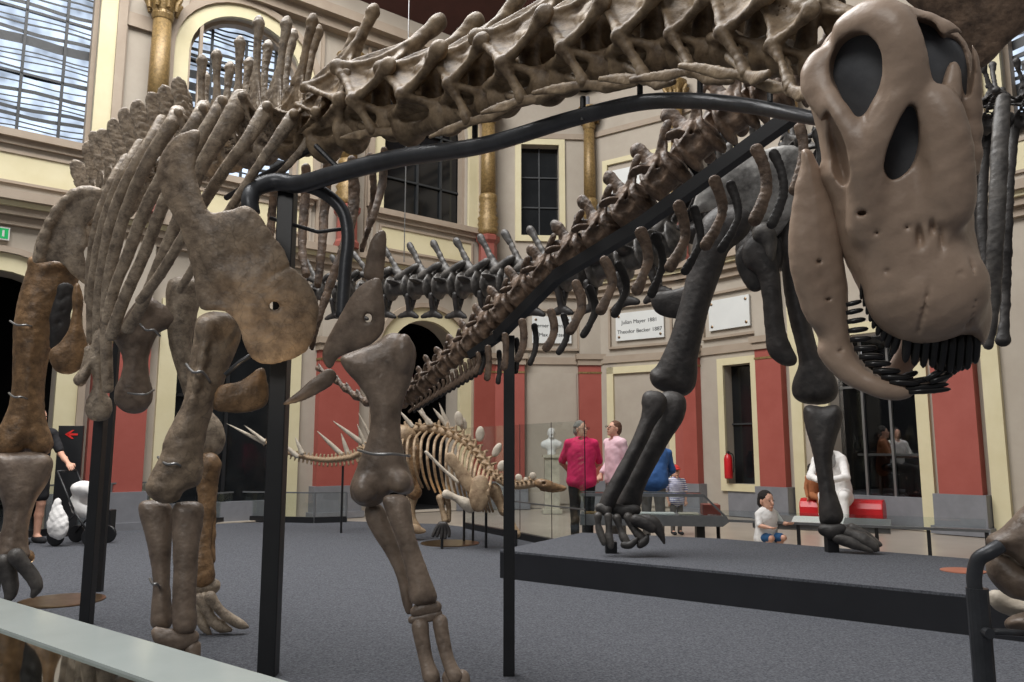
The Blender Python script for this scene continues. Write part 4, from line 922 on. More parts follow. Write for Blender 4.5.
for i, (x, y, r, Y) in enumerate(BV):
    c = bp[i]; pv = bp[max(i-1, 0)]; nx_ = bp[min(i+1, len(bp)-1)]; d = (pv-nx_).normalized()
    L = (pv-nx_).length/(2 if 0 < i < len(bp)-1 else 1); R = r*Y/FPX*1.25
    f = VF(c, c+d); s = Sdf(.012); q = R*.52
    if i > 19:
        s.chain([(-.46*L, 0, 0), (0, 0, 0), (.46*L, 0, 0)], [q, q*.6, q], k=.006); s.chain([(0, 0, q*.4), (-.5*L, 0, q*1.5)], [q*.5, q*.25])
        s.build('tail_vertebra', M['boneB'], B, f.M, .007, .002, 60, i); continue
    q = min(q, L*.8); s.spool(L*.94, q*1.1, .62, .13)
    rv = random.Random(i)
    for sg in (1, -1):
        s.chain([(0, sg*q*.4, q*.2), (-.1*L, sg*q*1.5, q*.35), (-.2*L, sg*q*2.0, q*.2)], [q*.34, q*.24, q*.3], flat=((0, 0, 1), .5), k=.012)
        s.chain([(0, sg*q*.25, q*.6), (.4*L, sg*q*.6, q*1.4), (.75*L, sg*q*.65, q*1.9)], [q*.24, q*.16, q*.26], k=.012, flat=((0, 1, 0), .6))
        s.chain([(0, sg*q*.25, q*.8), (-.45*L, sg*q*.4, q*1.5)], [q*.22, q*.24], k=.012, flat=((0, 1, 0), .6))
        s.tri((-.3*L, sg*q*.9, 0), (.3*L, sg*q*.5, q*1.1), (-.1*L, sg*.2*q, q*1.5), .009); s.tri((.3*L, sg*q*.9, 0), (.5*L, sg*q*.5, q*1.3), (0, sg*.2*q, q*.9), .009)
        s.ell((0, sg*q*.95, -q*.05), (L*.24, q*.4, q*.5), k=.015, sub=True)
    s.chain([(0, 0, q*.6), (-.1*L, 0, q*1.8), (-.25*L, 0, q*(2.5+rv.random()*.6))], [q*.4, q*.26, q*.42], flat=((0, 1, 0), .5), k=.015)
    s.tri((.3*L, 0, q*.8), (-.4*L, 0, q*1.0), (-.2*L, 0, q*2.0), .012)
    s.build('tail_vertebra', M['boneB'], B, f.M, .0055 if i < 10 else .0065, .003, 60, i)
CH = [[(757, 150, 7), (764, 166, 6), (767, 186, 5.5), (762, 204, 6), (755, 220, 7)], [(800, 128, 6), (804, 150, 5), (800, 172, 5), (795, 190, 6)],
      [(715, 181, 6.5), (721, 198, 5.5), (722, 214, 5), (715, 230, 5), (706, 245, 6)], [(679, 206, 6.5), (684, 222, 5.5), (685, 238, 5), (679, 252, 5), (670, 267, 6)],
      [(641, 233, 6.5), (647, 248, 5.5), (648, 262, 5), (643, 276, 5), (637, 290, 6)], [(605, 261, 5.5), (611, 274, 5), (612, 286, 4.5), (607, 298, 4.5), (601, 310, 5.5)],
      [(576, 284, 5), (581, 298, 4.5), (581, 310, 4.5), (576, 321, 4.5), (570, 331, 5)], [(551, 312, 4.5), (554, 324, 4), (553, 336, 4), (546, 348, 4.5)],
      [(522, 322, 4), (524, 334, 4), (523, 346, 3.6), (518, 359, 4)], [(505, 336, 3.6), (506, 352, 3.3), (504, 367, 3.6)], [(488, 348, 3.3), (489, 363, 3), (487, 378, 3.4)]]
for i, pts in enumerate(CH):
    if i == 1: Y = 3.3
    else:
        x0 = pts[0][0]; Y = min(BV, key=lambda v: abs(v[0]-x0))[3]
    for k, (dx, dy, dYc) in enumerate(((0, 0, -.32), (17-i*.6, 8, .12))):
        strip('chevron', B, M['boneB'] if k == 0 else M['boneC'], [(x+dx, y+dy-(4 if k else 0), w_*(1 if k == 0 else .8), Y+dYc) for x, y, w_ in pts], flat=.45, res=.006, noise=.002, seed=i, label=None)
for i in range(16):
    t = i/15; x = 478-66*t; y = 352+50*t; v = min(BV, key=lambda v: abs(v[0]-x-4)); l = 21-11*t
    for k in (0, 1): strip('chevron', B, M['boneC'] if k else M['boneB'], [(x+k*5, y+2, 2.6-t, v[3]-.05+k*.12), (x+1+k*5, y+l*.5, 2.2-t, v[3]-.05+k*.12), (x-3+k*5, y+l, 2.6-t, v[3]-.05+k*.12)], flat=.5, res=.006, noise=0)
# ================================================================ SKELETON C: black skeleton on the platform
PZ = .27
Cc = thing('black_skeleton', 'tall black dinosaur skeleton standing on the low platform at right, its tail running left', 'dinosaur skeleton', F(700, 548, PZ))
CT = [(372, 291, 13, 11.3), (400, 288, 13.5, 11.1), (423, 287, 14, 10.9), (447, 286, 14.5, 10.7), (471, 285, 15, 10.5), (496, 283, 15.5, 10.3), (521, 281, 16.5, 10.1), (548, 278, 17, 9.85), (575, 274, 18, 9.6), (604, 268, 19, 9.35), (634, 258, 21, 9.1), (665, 245, 23, 8.85)]
ct = [W(x, y, Y) for x, y, r, Y in CT]
def caudal(i, x, y, r, Y, c, d, L, spine=True):
    f = VF(c, c+d); s = Sdf(.02); q = r*Y/FPX
    s.spool(L*.96, q*.95, .62, .13)
    s.ell((0, 0, -q*.95), (L*.26, q*1.5, q*.35), k=.03, sub=True)
    for sg in (1, -1):
        s.chain([(0, sg*q*.3, q*.7), (.4*L, sg*q*.35, q*1.2), (.7*L, sg*q*.3, q*1.5)], [q*.3, q*.2, q*.22], k=.03)
        s.chain([(0, sg*q*.6, q*.2), (0, sg*q*1.4, q*.3)], [q*.35, q*.2], k=.03, flat=((0, 0, 1), .5))
    s.chain([(0, 0, q*.6), (-.15*L, 0, q*1.4), (-.5*L, 0, q*2.6), (-.72*L, 0, q*3.2)], [q*.45, q*.24, q*.18, q*.26], k=.03, flat=((0, 1, 0), .7))
    s.chain([(0, 0, q*1.1), (-.5*L, 0, q*1.5)], [q*.25, q*.2], k=.03)
    o = s.build('tail_vertebra', M['boneCL'], Cc, f.M, .013, .006, 30, i)
    s = Sdf(.02)
    for sg in (1, -1): s.chain([(-.5*L, sg*q*.4, -q*.7), (-.5*L, sg*q*.2, -q*1.4), (-.5*L, 0, -q*1.9)], [q*.22, q*.17, q*.2])
    s.chain([(-.95*L, 0, -q*2.15), (-.5*L, 0, -q*1.95), (-.15*L, 0, -q*2.2)], [q*.14, q*.24, q*.14], flat=((0, 1, 0), .7))
    s.build('chevron', M['boneC'], o, f.M, .012, .003, 30, i)
for i, (x, y, r, Y) in enumerate(CT):
    pv = ct[max(i-1, 0)]; nx_ = ct[min(i+1, len(ct)-1)]; caudal(i, x, y, r, Y, ct[i], (nx_-pv).normalized(), (nx_-pv).length/(2 if 0 < i < len(ct)-1 else 1))
# tail going on to the left, behind the front skeleton
CT2 = [(345, 292, 12, 11.5), (318, 294, 11.5, 11.7), (291, 296, 11, 11.9)]
for i, (x, y, r, Y) in enumerate(CT2): caudal(20+i, x, y, r, Y, W(x, y, Y), (ct[1]-ct[0]).normalized(), .36)
# trunk
CTR = [(700, 225, 8.6), (735, 205, 8.3), (768, 188, 8.05), (800, 172, 7.8), (832, 156, 7.55), (865, 145, 7.3), (898, 136, 7.05), (932, 130, 6.8), (965, 126, 6.6), (998, 124, 6.4), (1032, 122, 6.2), (1066, 120, 6.0)]
cp_ = [W(*v) for v in CTR]
for i in range(len(CTR)-1):
    c = cp_[i]; nx_ = cp_[i+1]; L = (nx_-c).length; x, y, Y = CTR[i]
    vertebra('trunk_vertebra', Cc, M['boneCL'] if 0 < i < 4 else M['boneC'], c, nx_, L, [W(x-16, y-62, Y-.05), W(x-6, y-60, Y+.1)], [W(x-2, y-34, Y-.35), W(x+4, y-34, Y+.35)], None, res=.016, seed=i, rc=.36, tipr=.1, arch=.7)
def cl(*a, **k): k.setdefault('res', .014); k.setdefault('noise', .006); return limb(a[0], Cc, M['boneC'], *a[1:], **k)
def clL(*a, **k): k.setdefault('res', .014); k.setdefault('noise', .006); return limb(a[0], Cc, M['boneCL'], *a[1:], **k)
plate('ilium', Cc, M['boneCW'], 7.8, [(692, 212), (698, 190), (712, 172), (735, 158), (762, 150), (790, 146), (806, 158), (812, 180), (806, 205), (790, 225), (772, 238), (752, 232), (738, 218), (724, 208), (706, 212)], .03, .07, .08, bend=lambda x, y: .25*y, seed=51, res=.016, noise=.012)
clL('sacrum', 8.3, [(715, 215, 18), (745, 205, 20), (775, 195, 22), (805, 185, 20)], thick=.9, seed=52)
cl('hip_block', 8.25, [(760, 250, 24), (780, 240, 30), (798, 228, 24)], knobs=[(775, 225, 22, 0), (800, 250, 16, 0)], thick=.8, seed=53)
def co(*a, **k): k.setdefault('noise', .005); k.setdefault('res', .012); return obone(a[0], Cc, M['boneC'], *a[1:], **k)
co('femur', 7.75, [(708, 214), (720, 206), (738, 206), (748, 216), (748, 232), (738, 243), (728, 252), (722, 270), (713, 295), (706, 320), (701, 342), (697, 360), (697, 374), (694, 388), (684, 396), (672, 394), (660, 390), (652, 384), (650, 373), (657, 366), (664, 352), (671, 335), (678, 312), (684, 288), (690, 262), (694, 240), (700, 224)], R=17, q=.75, seed=54, adds=lambda s, f: [s.ell(f.P(736, 222, .05), (.15, .15, .12), k=.05), s.chain([f.P(675, 366, .2), f.P(674, 394, .16)], [.025, .04], k=.05, sub=True)])
plate('ischium', Cc, M['boneC'], 8.3, [(650, 299), (655, 292), (672, 290), (690, 284), (702, 278), (704, 292), (692, 308), (684, 318), (670, 318), (656, 312)], .03, .04, .05, seed=55, res=.016)
co('pubis', 7.9, [(742, 248), (750, 236), (764, 232), (774, 240), (778, 262), (781, 285), (783, 310), (786, 332), (792, 348), (797, 358), (795, 365), (785, 366), (774, 360), (767, 350), (765, 330), (763, 306), (760, 284), (754, 272), (744, 264)], R=14, q=.55, seed=56)
obone('pubis_end', Cc, M['boneCL'], 7.75, [(752, 232), (757, 224), (768, 222), (776, 232), (777, 248), (773, 262), (767, 258), (762, 246), (754, 240)], R=10, q=.7, seed=56)
plate('pubis_head', Cc, M['boneC'], 7.95, [(735, 255), (748, 240), (770, 232), (782, 246), (780, 268), (768, 286), (752, 292), (740, 276)], .04, .03, .06, seed=57, res=.016)
co('femur', 8.0, [(784, 196), (800, 186), (816, 196), (818, 216), (812, 240), (806, 265), (806, 290), (810, 318), (816, 345), (824, 362), (833, 374), (838, 388), (835, 399), (824, 404), (808, 404), (796, 399), (792, 390), (794, 378), (799, 364), (796, 345), (789, 318), (784, 290), (782, 262), (782, 230)], R=16, q=.75, seed=58)
co('tibia', 7.75, [(656, 400), (664, 392), (676, 392), (685, 398), (686, 410), (681, 424), (670, 440), (660, 458), (650, 476), (643, 492), (641, 504), (636, 511), (626, 512), (618, 508), (617, 500), (623, 486), (632, 468), (641, 450), (650, 432), (657, 416)], R=12, q=.8, seed=59)
co('fibula', 7.6, [(642, 398), (647, 391), (660, 392), (667, 400), (664, 412), (655, 425), (647, 442), (637, 462), (627, 482), (618, 498), (614, 508), (606, 512), (599, 508), (600, 500), (607, 486), (617, 468), (628, 448), (637, 428), (642, 412)], R=10, q=.8, seed=60)
cl('ankle_bone', 7.65, [(612, 508, 5), (624, 512, 7), (636, 510, 5)], seed=61)
clL('ankle_bone', 7.6, [(600, 508, 5), (606, 510, 6)], seed=62)
FT = [[(598, 516, 4.2), (598, 524, 3), (600, 532, 4), (604, 543, 3)], [(608, 516, 4.2), (609, 528, 3.2), (609, 538, 4.2), (611, 546, 3)], [(617, 518, 4.5), (620, 528, 3), (624, 538, 4.6), (628, 544, 3.4)], [(628, 517, 4.8), (633, 527, 3.8), (640, 536, 5), (645, 541, 3.4)]]
for i, pts in enumerate(FT): clL('toe', 7.55, pts, thick=1, res=.009, seed=63+i, noise=.004)
for pts in ([(624, 545, 3.6), (630, 545, 3.6), (635, 541, 3.0), (637, 538, 1)], [(640, 545, 3.5), (645, 541, 4), (648, 535, 1.5)], [(644, 520, 6), (652, 522, 6.5), (659, 530, 5), (664, 543, 1.4)], [(636, 520, 6), (646, 524, 6), (652, 528, 5)]): cl('claw', 7.5, pts, thick=.8, res=.009, noise=.002)
co('tibia', 7.9, [(803, 412), (808, 405), (822, 407), (836, 405), (842, 412), (841, 425), (836, 440), (832, 458), (833, 475), (836, 492), (841, 506), (843, 518), (838, 525), (828, 526), (820, 522), (819, 508), (819, 490), (816, 470), (812, 450), (807, 432)], R=14, q=.75, seed=70)
cl('ankle_bone', 7.85, [(824, 530, 6), (832, 531, 8), (840, 529, 6)], seed=71)
for pts in ([(840, 530, 6), (852, 535, 6), (864, 540, 7), (873, 546, 5), (876, 551, 1.5)], [(838, 538, 6), (850, 542, 6), (858, 545, 5), (868, 549, 3), (873, 552, 1)], [(852, 528, 5), (864, 535, 5), (876, 543, 4), (881, 545, 1.5)]): clL('toe', 7.75, pts, thick=.9, res=.01, noise=.004)
for i, pts in enumerate(([(1003, 100, 7, 6.0), (1000, 140, 8, 5.95), (998, 190, 8, 5.95), (995, 250, 7.5, 6.0), (993, 300, 7, 6.1), (988, 345, 5, 6.15)], [(988, 130, 6, 6.6), (984, 170, 5, 6.6), (982, 220, 5, 6.6), (986, 270, 4, 6.6)], [(1016, 118, 5, 6.3), (1010, 170, 5, 6.2), (1008, 230, 4.5, 6.2), (1006, 290, 4.5, 6.3), (1004, 328, 5, 6.3), (1003, 340, 7, 6.3)], [(970, 130, 6, 6.8), (975, 190, 5, 6.8), (979, 250, 5, 6.9)], [(1040, 118, 6, 6.0), (1038, 180, 6, 6.0), (1034, 260, 6, 6.0)])):
    strip('rib', Cc, M['boneCL'] if i == 0 else M['boneC'], pts, flat=.6, res=.012, noise=.004, seed=i)
# ================================================================ SKELETON E: big brown bones at the right edge
E_ = thing('giant_skeleton', 'giant brown dinosaur bones at the right edge, blade above and knee below', 'dinosaur skeleton', (1.9, 2.9, 0))
plate('shoulder_blade', E_, M['boneB'], 3.2, [(898, -14), (915, 8), (940, 22), (962, 46), (976, 68), (988, 64), (1010, 42), (1030, 26), (1075, -5), (1060, -60), (960, -70), (900, -50)], .02, .05, .08, bend=lambda x, y: -.1*x, extra=lambda s, f: [s.chain([f.P(975, 60, .08), f.P(1000, 30, .09), f.P(1040, 0, .1)], [.008, .012, .012], k=.02, sub=True), s.chain([f.P(960, 30, .08), f.P(995, 8, .09), f.P(1020, -20, .1)], [.006, .01, .01], k=.02, sub=True)], seed=80, noise=.006, res=.011)
obone('femur_end', E_, M['boneL'], 2.9, [(986, 541), (990, 535), (1000, 530), (1010, 520), (1024, 506), (1050, 490), (1090, 480), (1090, 560), (1050, 572), (1024, 566), (1012, 556), (1000, 552), (990, 548)], R=22, q=.9, seed=81, res=.008, noise=.004)
obone('knee_bone', E_, M['boneL'], 2.95, [(986, 556), (996, 552), (1010, 556), (1026, 566), (1060, 570), (1060, 602), (1024, 600), (1008, 596), (994, 584), (987, 572)], R=18, q=.9, seed=82, res=.008, noise=.004)
obone('knee_bone', E_, M['boneKL'], 3.1, [(988, 592), (998, 590), (1012, 598), (1030, 602), (1060, 606), (1060, 622), (1020, 618), (1000, 612), (990, 604)], R=12, q=.9, seed=82, res=.008, noise=.004)
obone('shin_bone', E_, M['boneL'], 2.85, [(1004, 624), (1012, 616), (1030, 612), (1070, 610), (1085, 640), (1080, 700), (1080, 800), (1046, 800), (1042, 700), (1036, 650), (1022, 632), (1010, 630)], R=20, q=.9, seed=83, res=.008, noise=.004)
for x_, y_ in ((985, 10), (1045, -20)): q = W(x_, y_, 3.2); MB().tube([q, (q.x, q.y, 11.5)], .008, 6).build('suspension_wire', M['wire'], E_)
# ================================================================ STANDS, PLATFORM, BARRIERS, CASES
def smooth_path(pts, n=6): return [Vector(p) for p in catmull([tuple(p) for p in pts], n)]
st = thing('support_stand', 'dark steel stand with thick bent pipe running under the foreground neck to the skull', 'stand', F(268, 675))
p0 = F(268, 675); top = W(268, 190, p0.y)
MB().bar(p0, Vector((p0.x, p0.y, top.z)), .10, .10).build('post', M['black'], st, bevel=.006)
path = [W(252, 214, 4.45), W(250, 200, 4.45), W(256, 188, 4.5), W(276, 182, 4.55), W(300, 184, 4.5), (W(343, 172, 4.25)), W(399, 158, 3.9), W(480, 146, 3.4), W(568, 120, 2.95), W(638, 103, 2.6), W(698, 101, 2.3), W(755, 107, 2.02), W(812, 118, 1.75), W(840, 122, 1.62)]
rad = [8, 8.5, 8.5, 9, 9, 9, 9, 8.5, 8.2, 8, 8, 7.6, 7, 6]
q = catmull([tuple(p)+(r*p[1]/FPX*1.05,) for p, r in zip(path, rad)], 6)
MB().tube([v[:3] for v in q], [v[3] for v in q], 16).build('neck_pipe', M['pipe'], st, smooth=True)
q = smooth_path([W(298, 184, 4.5), W(322, 192, 4.5), W(342, 210, 4.5), W(348, 236, 4.5), W(345, 270, 4.5), W(342, 318, 4.5)])
MB().tube(q, .038, 14).build('side_pipe', M['pipe'], st, smooth=True)
MB().tube([W(316, 146, 4.35), W(342, 172, 4.25)], .016, 8).build('strut', M['black'], st)
MB().tube([W(226, 198, 4.9), W(262, 176, 4.7), W(318, 146, 4.45)], .018, 8).build('strut', M['black'], st)
for x, y, Y, l in ((475, 128, 3.45, 22), (583, 105, 2.85, 16), (640, 82, 2.6, 16), (700, 82, 2.3, 14), (770, 88, 1.95, 14)): MB().tube([W(x, y-8, Y), W(x, y+l, Y)], .010*Y/2.5, 8).build('strut', M['black'], st)
MB().tube([W(270, 218, 4.62), W(318, 232, 4.6), W(350, 228, 4.55)], .012, 8).build('rib_brace', M['black'], st, smooth=True)
MB().tube([W(225, 375, 4.6), W(240, 362, 4.62), W(256, 352, 4.6)], .014, 8).build('bone_hook', M['pipe'], st, smooth=True)
def clip(px, py, Y, hw, rr=.008, tilt=4, z=.12):
    MB().tube(smooth_path([W(px-hw, py-tilt/2, Y), W(px-hw*.4, py+2, Y-z), W(px+hw*.4, py+2, Y-z), W(px+hw, py+tilt, Y)], 5), rr, 8).build('bone_clip', M['wire'], st, smooth=True)
clip(22, 323, 6.3, 12, tilt=4); clip(18, 395, 6.25, 9); clip(172, 462, 4.75, 14, tilt=10); clip(198, 370, 4.7, 12, tilt=12); clip(384, 452, 4.15, 26, rr=.007, tilt=4, z=.2); clip(141, 392, 5.5, 13, rr=.007, tilt=-2); clip(155, 582, 4.75, 5, tilt=6)
clip(150, 328, 5.5, 10, tilt=8)
p0 = F(86, 625); tp_ = W(96, 424, p0.y)
MB().bar(p0, (p0.x, p0.y, tp_.z), .075, .075)
o = MB().bar(p0, (p0.x, p0.y, tp_.z+.1), .075, .075).build('support_post', M['black'], bevel=.004); tag(o, 'black square post at left, holding the hanging pubis bones', 'post')
o = MB().bar(F(117, 600), (F(117, 600).x, F(117, 600).y, 2.6), .05, .05).build('support_post', M['black'], bevel=.003)
o.location.x, o.location.y = W(113, 400, 7.3).x, 7.3; tag(o, 'thin black post behind the hooked reddish bone at left', 'post')
# stand of the tail
s2 = thing('support_stand', 'slim black post and sloping beam carrying the brown tail', 'stand', F(509, 675))
p0 = F(509, 675); zt = W(510, 336, p0.y).z
MB().bar(p0, (p0.x, p0.y, zt), .065, .065).build('post', M['black'], s2, bevel=.004)
MB().bar(W(470, 356, 4.72), W(502, 334, 4.62), .05, .05).build('beam', M['black'], s2)
MB().bar(W(497, 337, 4.58), W(562, 272, 4.15), .055, .06).bar(W(556, 277, 4.18), W(640, 226, 3.72), .055, .065).bar(W(634, 230, 3.75), W(792, 116, 3.1), .055, .06).build('beam', M['black'], s2)
for x, y, Y in ((592, 252, 4.15), (628, 228, 4.0), (664, 204, 3.85), (700, 178, 3.7), (740, 150, 3.6)): MB().tube([W(x-14, y-18, Y), W(x, y, Y)], .014, 8).build('strut', M['black'], s2)
# small stand at the right edge
s3 = thing('support_stand', 'grey pipe stand with a bent top holding the big knee bone at right edge', 'stand', (W(978, 600, 2.85).x, 2.85, 0))
b0 = W(978, 600, 2.85)
MB().tube([(b0.x, b0.y, 0), (b0.x, b0.y, W(978, 588, 2.85).z)], .036, 16).build('post', M['pipe'], s3, smooth=False)
MB().tube(smooth_path([(b0.x-.006, b0.y, W(978, 592, 2.85).z), W(974, 578, 2.85), W(978, 560, 2.84), W(990, 552, 2.82), W(1000, 546, 2.82)]), .025, 14).build('bent_top', M['pipe'], s3, smooth=True)
MB().tube([W(984, 632, 2.85), W(1004, 632, 2.83), W(1030, 634, 2.85)], .012, 8).build('side_bracket', M['pipe'], s3, smooth=True)
MB().lathe([(.018, -.03), (.018, .03)], 12, Matrix.Translation(W(985, 632, 2.82)) @ Matrix.Rotation(pi/2, 4, 'X')).build('bolt', M['pipe'], s3)
# ---- platform
pf = [F(500, 550, PZ), F(1190, 616, PZ), F(1330, 588, PZ), F(1024, 563, PZ), F(720, 538.5, PZ), F(582, 532.5, PZ)]
PF = [(p.x, p.y) for p in pf]
o = MB().prism(PF, 0.0, PZ-.02).build('platform', M['platform']); tag(o, 'low black platform under the black skeleton, topped with grey carpet', 'platform')
MB().prism(PF, PZ-.02, PZ).build('carpet_top', M['carpet'], o)
dsc = tag(MB().lathe([(.17, 0), (.17, .006), (.15, .01)], 32, Matrix.Translation(F(963, 571, PZ))).build('floor_uplight', M['rdisc']), 'rust-coloured round floor disc on the platform carpet', 'floor disc')
o = tag(MB().lathe([(.33, 0), (.33, .01), (.3, .014)], 40, Matrix.Translation(F(62, 601))).build('floor_uplight', M['bronze']), 'bronze round floor disc beside the left hind foot', 'floor disc')
o = tag(MB().lathe([(.4, 0), (.4, .01), (.37, .014)], 40, Matrix.Translation(F(450, 543.5))).build('floor_uplight', M['bronze']), 'bronze round floor disc under the small spiked skeleton', 'floor disc')
def spot(name, loc, tgt, e, ang=60):
    l = bpy.data.lights.new(name, 'SPOT'); l.energy = e; l.color = (1.0, .72, .42); l.spot_size = radians(ang); l.spot_blend = .8; l.shadow_soft_size = .04
    o = bpy.data.objects.new(name, l); COL.objects.link(o); o.location = loc; o.rotation_euler = (Vector(tgt)-Vector(loc)).to_track_quat('-Z', 'Y').to_euler()
spot('uplight_left', F(62, 601)+Vector((0, 0, .05)), W(30, 480, 6.3), 30)
spot('uplight_shoulder', F(262, 745)+Vector((0, 0, .05)), W(266, 372, 4.4), 80, 20)
spot('uplight_middle', F(450, 543.5)+Vector((0, 0, .05)), W(440, 440, 10.8), 18)
for x, y, h in ((611, 553, .11), (832, 552, .2)):
    p0 = F(x, y, PZ); b = MB().box(p0.x-.055, p0.x+.055, p0.y-.05, p0.y+.05, PZ, PZ+h).build('foot_block', M['black'], Cc, bevel=.004)
# hanging wire
p0 = W(404, 262, 11.0); o = MB().tube([p0, (p0.x, p0.y, 11.3)], .008, 6).build('hanging_wire', M['wire']); tag(o, 'thin pale wire hanging straight down to the black tail', 'wire')
# ---- glass barriers
def barrier(label, pts, h, posts=True, kerb=.1, rail=True, group=None, lower=False):
    t = thing('glass_barrier', label, 'barrier', pts[0], group)
    for a, b in zip(pts, pts[1:]):
        u = Vector((0, 0, 1)); d = (b-a).normalized()
        k = MB(); k.bar(a+u*(h/2+.03)+d*.03, b+u*(h/2+.03)-d*.03, .012, h-.03); k.build('glass_panel', M['cglass'], t)
        if kerb: MB().bar(a+u*kerb/2, b+u*kerb/2, .08, kerb).build('kerb', M['black'], t)
        if rail: MB().bar(a+u*(h+.02), b+u*(h+.02), .03, .025).build('top_rail', M['case'], t)
        if lower: MB().bar(a+u*.52, b+u*.52, .014, .018).build('steel_line', M['wire'], t)
        if not posts: MB().bar(b, b+u*(h+.02), .012).build('glass_edge', M['black'], t)
        if posts: MB().bar(b, b+u*(h+.02), .035).build('post', M['case'], t)
    return t
barrier('glass barrier with dark kerb between the carpet and pushchair', [F(-60, 546), F(52, 535), F(108, 531), F(146, 528)], .72)
barrier('low glass barrier in front of the far dark window at left', [F(205, 525), F(237, 521), F(314, 523), F(346, 522)], .5)
barrier('tall glass barrier standing between bust and small spiked skeleton', [F(465, 528), F(520, 539), F(552, 545.5), F(586, 552)], 1.62, False, .09, False, None, True)
t = tag(MB().box(-.09, .09, -.09, .09, 0, .38).build('bollard', M['black'], bevel=.01), 'short black box bollard at the end of left glass barrier', 'bollard'); q = F(106, 535.5); t.location = (q.x, q.y, .19)
# ---- display cases
def slab(T, x0, x1, y0, y1, z0, z1): return MB().box(x0, x1, y0, y1, z0, z1, T)
a = F(575, 541); b = F(735, 547); 
a = W(580, 520, 10.2); b = W(727, 524, 9.95); a.z = b.z = 0; d = (b-a).normalized(); nrm = Vector((-d.y, d.x, 0)); Lc = (b-a).length
T = Matrix(((d.x, nrm.x, 0, a.x), (d.y, nrm.y, 0, a.y), (0, 0, 1, 0), (0, 0, 0, 1)))
dc = thing('display_case', 'low glass-topped display case behind the black foot, papers inside', 'display case', a)
k = MB(); k.prism([(0, .32), (Lc-.05, .32), (Lc+.03, .38), (Lc, .45), (0, .45)], 0, .5, T @ Matrix(((1, 0, 0, 0), (0, 0, 1, 0), (0, 1, 0, 0), (0, 0, 0, 1)))); k.build('tray', M['case'], dc)
k = MB(); k.box(0, Lc-.27, 0, .05, .68, .72, T).box(0, Lc-.27, .45, .5, .68, .72, T).build('frame', M['case'], dc)
MB().box(.01, Lc-.28, 0.005, .495, .705, .715, T).build('glass_lid', M['cglass'], dc)
MB().box(.0, Lc-.28, .0, .01, .45, .68, T).build('glass_front', M['cglass'], dc)
MB().bar(T @ Vector((Lc-.27, .02, .7)), T @ Vector((Lc-.02, .02, .45)), .025).build('frame', M['case'], dc)
k = MB(); k.box(.02, .06, .1, .4, 0, .32, T); k.build('leg', M['black'], dc); MB().box(Lc-.36, Lc-.26, .1, .4, 0, .32, T).build('leg', M['black'], dc)
MB().box(Lc-.28, Lc-.06, .1, .4, .45, .58, T).build('maroon_inlay', M['maroon'], dc)
for i, (x0, x1, m_) in enumerate(((.65, 1.2, 'board'), (1.25, 1.5, 'casel'), (.05, .3, 'gold'), (1.6, 1.75, 'board'))):
    o = MB().box(x0, x1, .1, .4, .451, .465, T).build('open_booklet', M[m_]); tag(o, ('long white sheet lying in the low display case', 'beige sheet in the display case right of the long white one', 'yellow sheet at the left end of the display case', 'small white sheet near the right end of display case')[i], 'sheet')
a = W(716, 519, 10.3); b = W(990, 533, 8.9); a.z = b.z = 0; d = (b-a).normalized(); nrm = Vector((-d.y, d.x, 0)); Lc = (b-a).length
T = Matrix(((d.x, nrm.x, 0, a.x), (d.y, nrm.y, 0, a.y), (0, 0, 1, 0), (0, 0, 0, 1)))
rc_ = thing('reading_rail', 'long low reading rail with slanted grey panel in front of the boy', 'rail', a)
MB().box(0, Lc, 0, .06, .355, .385, T).build('front_rail', M['case'], rc_)
MB().prism([(.03, .35), (.45, .43), (.45, .40), (.12, .28), (.03, .3)], .45, Lc-1.0, T @ Matrix(((0, 0, 1, 0), (1, 0, 0, 0), (0, 1, 0, 0), (0, 0, 0, 1)))).build('text_panel', M['case'], rc_)
MB().prism([(.06, .362), (.42, .43), (.42, .432), (.06, .365)], .9, 1.5, T @ Matrix(((0, 0, 1, 0), (1, 0, 0, 0), (0, 1, 0, 0), (0, 0, 0, 1)))).build('white_text_sheet', M['board'], rc_)
for f_ in (.005, .33, .62, .8, .99): MB().box(Lc*f_-.02, Lc*f_+.02, .02, .06, 0, .355, T).build('leg', M['black'], rc_)
MB().box(Lc*.01, Lc*.99, .025, .033, .39, .5, T).build('glass_edge', M['cglass'], rc_)
# ---- red bench
a = F(803, 526.5); b = F(886, 530.5); d = (b-a).normalized(); nrm = Vector((-d.y, d.x, 0)); Lc = (b-a).length
T = Matrix(((d.x, nrm.x, 0, a.x), (d.y, nrm.y, 0, a.y), (0, 0, 1, 0), (0, 0, 0, 1)))
bn = thing('bench', 'red upholstered rounded bench by the glass door', 'bench', a)
M['redl'] = mat('red_leather', (176, 22, 30), (196, 30, 38), .35, 4)
prof = [(-.2, .16), (.2, .16), (.23, .2), (.23, .34), (.19, .43), (.1, .475), (-.1, .475), (-.19, .43), (-.23, .34), (-.23, .2)]
MB().prism(prof, 0, Lc, T @ Matrix(((0, 0, 1, 0), (1, 0, 0, 0), (0, 1, 0, 0), (0, 0, 0, 1)))).build('seat', M['redl'], bn, bevel=.02)
for x in (.12, Lc-.12):
    for y in (-.15, .15): MB().bar(T @ Vector((x, y, .17)), T @ Vector((x+(.08 if x > 1 else -.06), y, 0)), .022).build('leg', M['black'], bn)
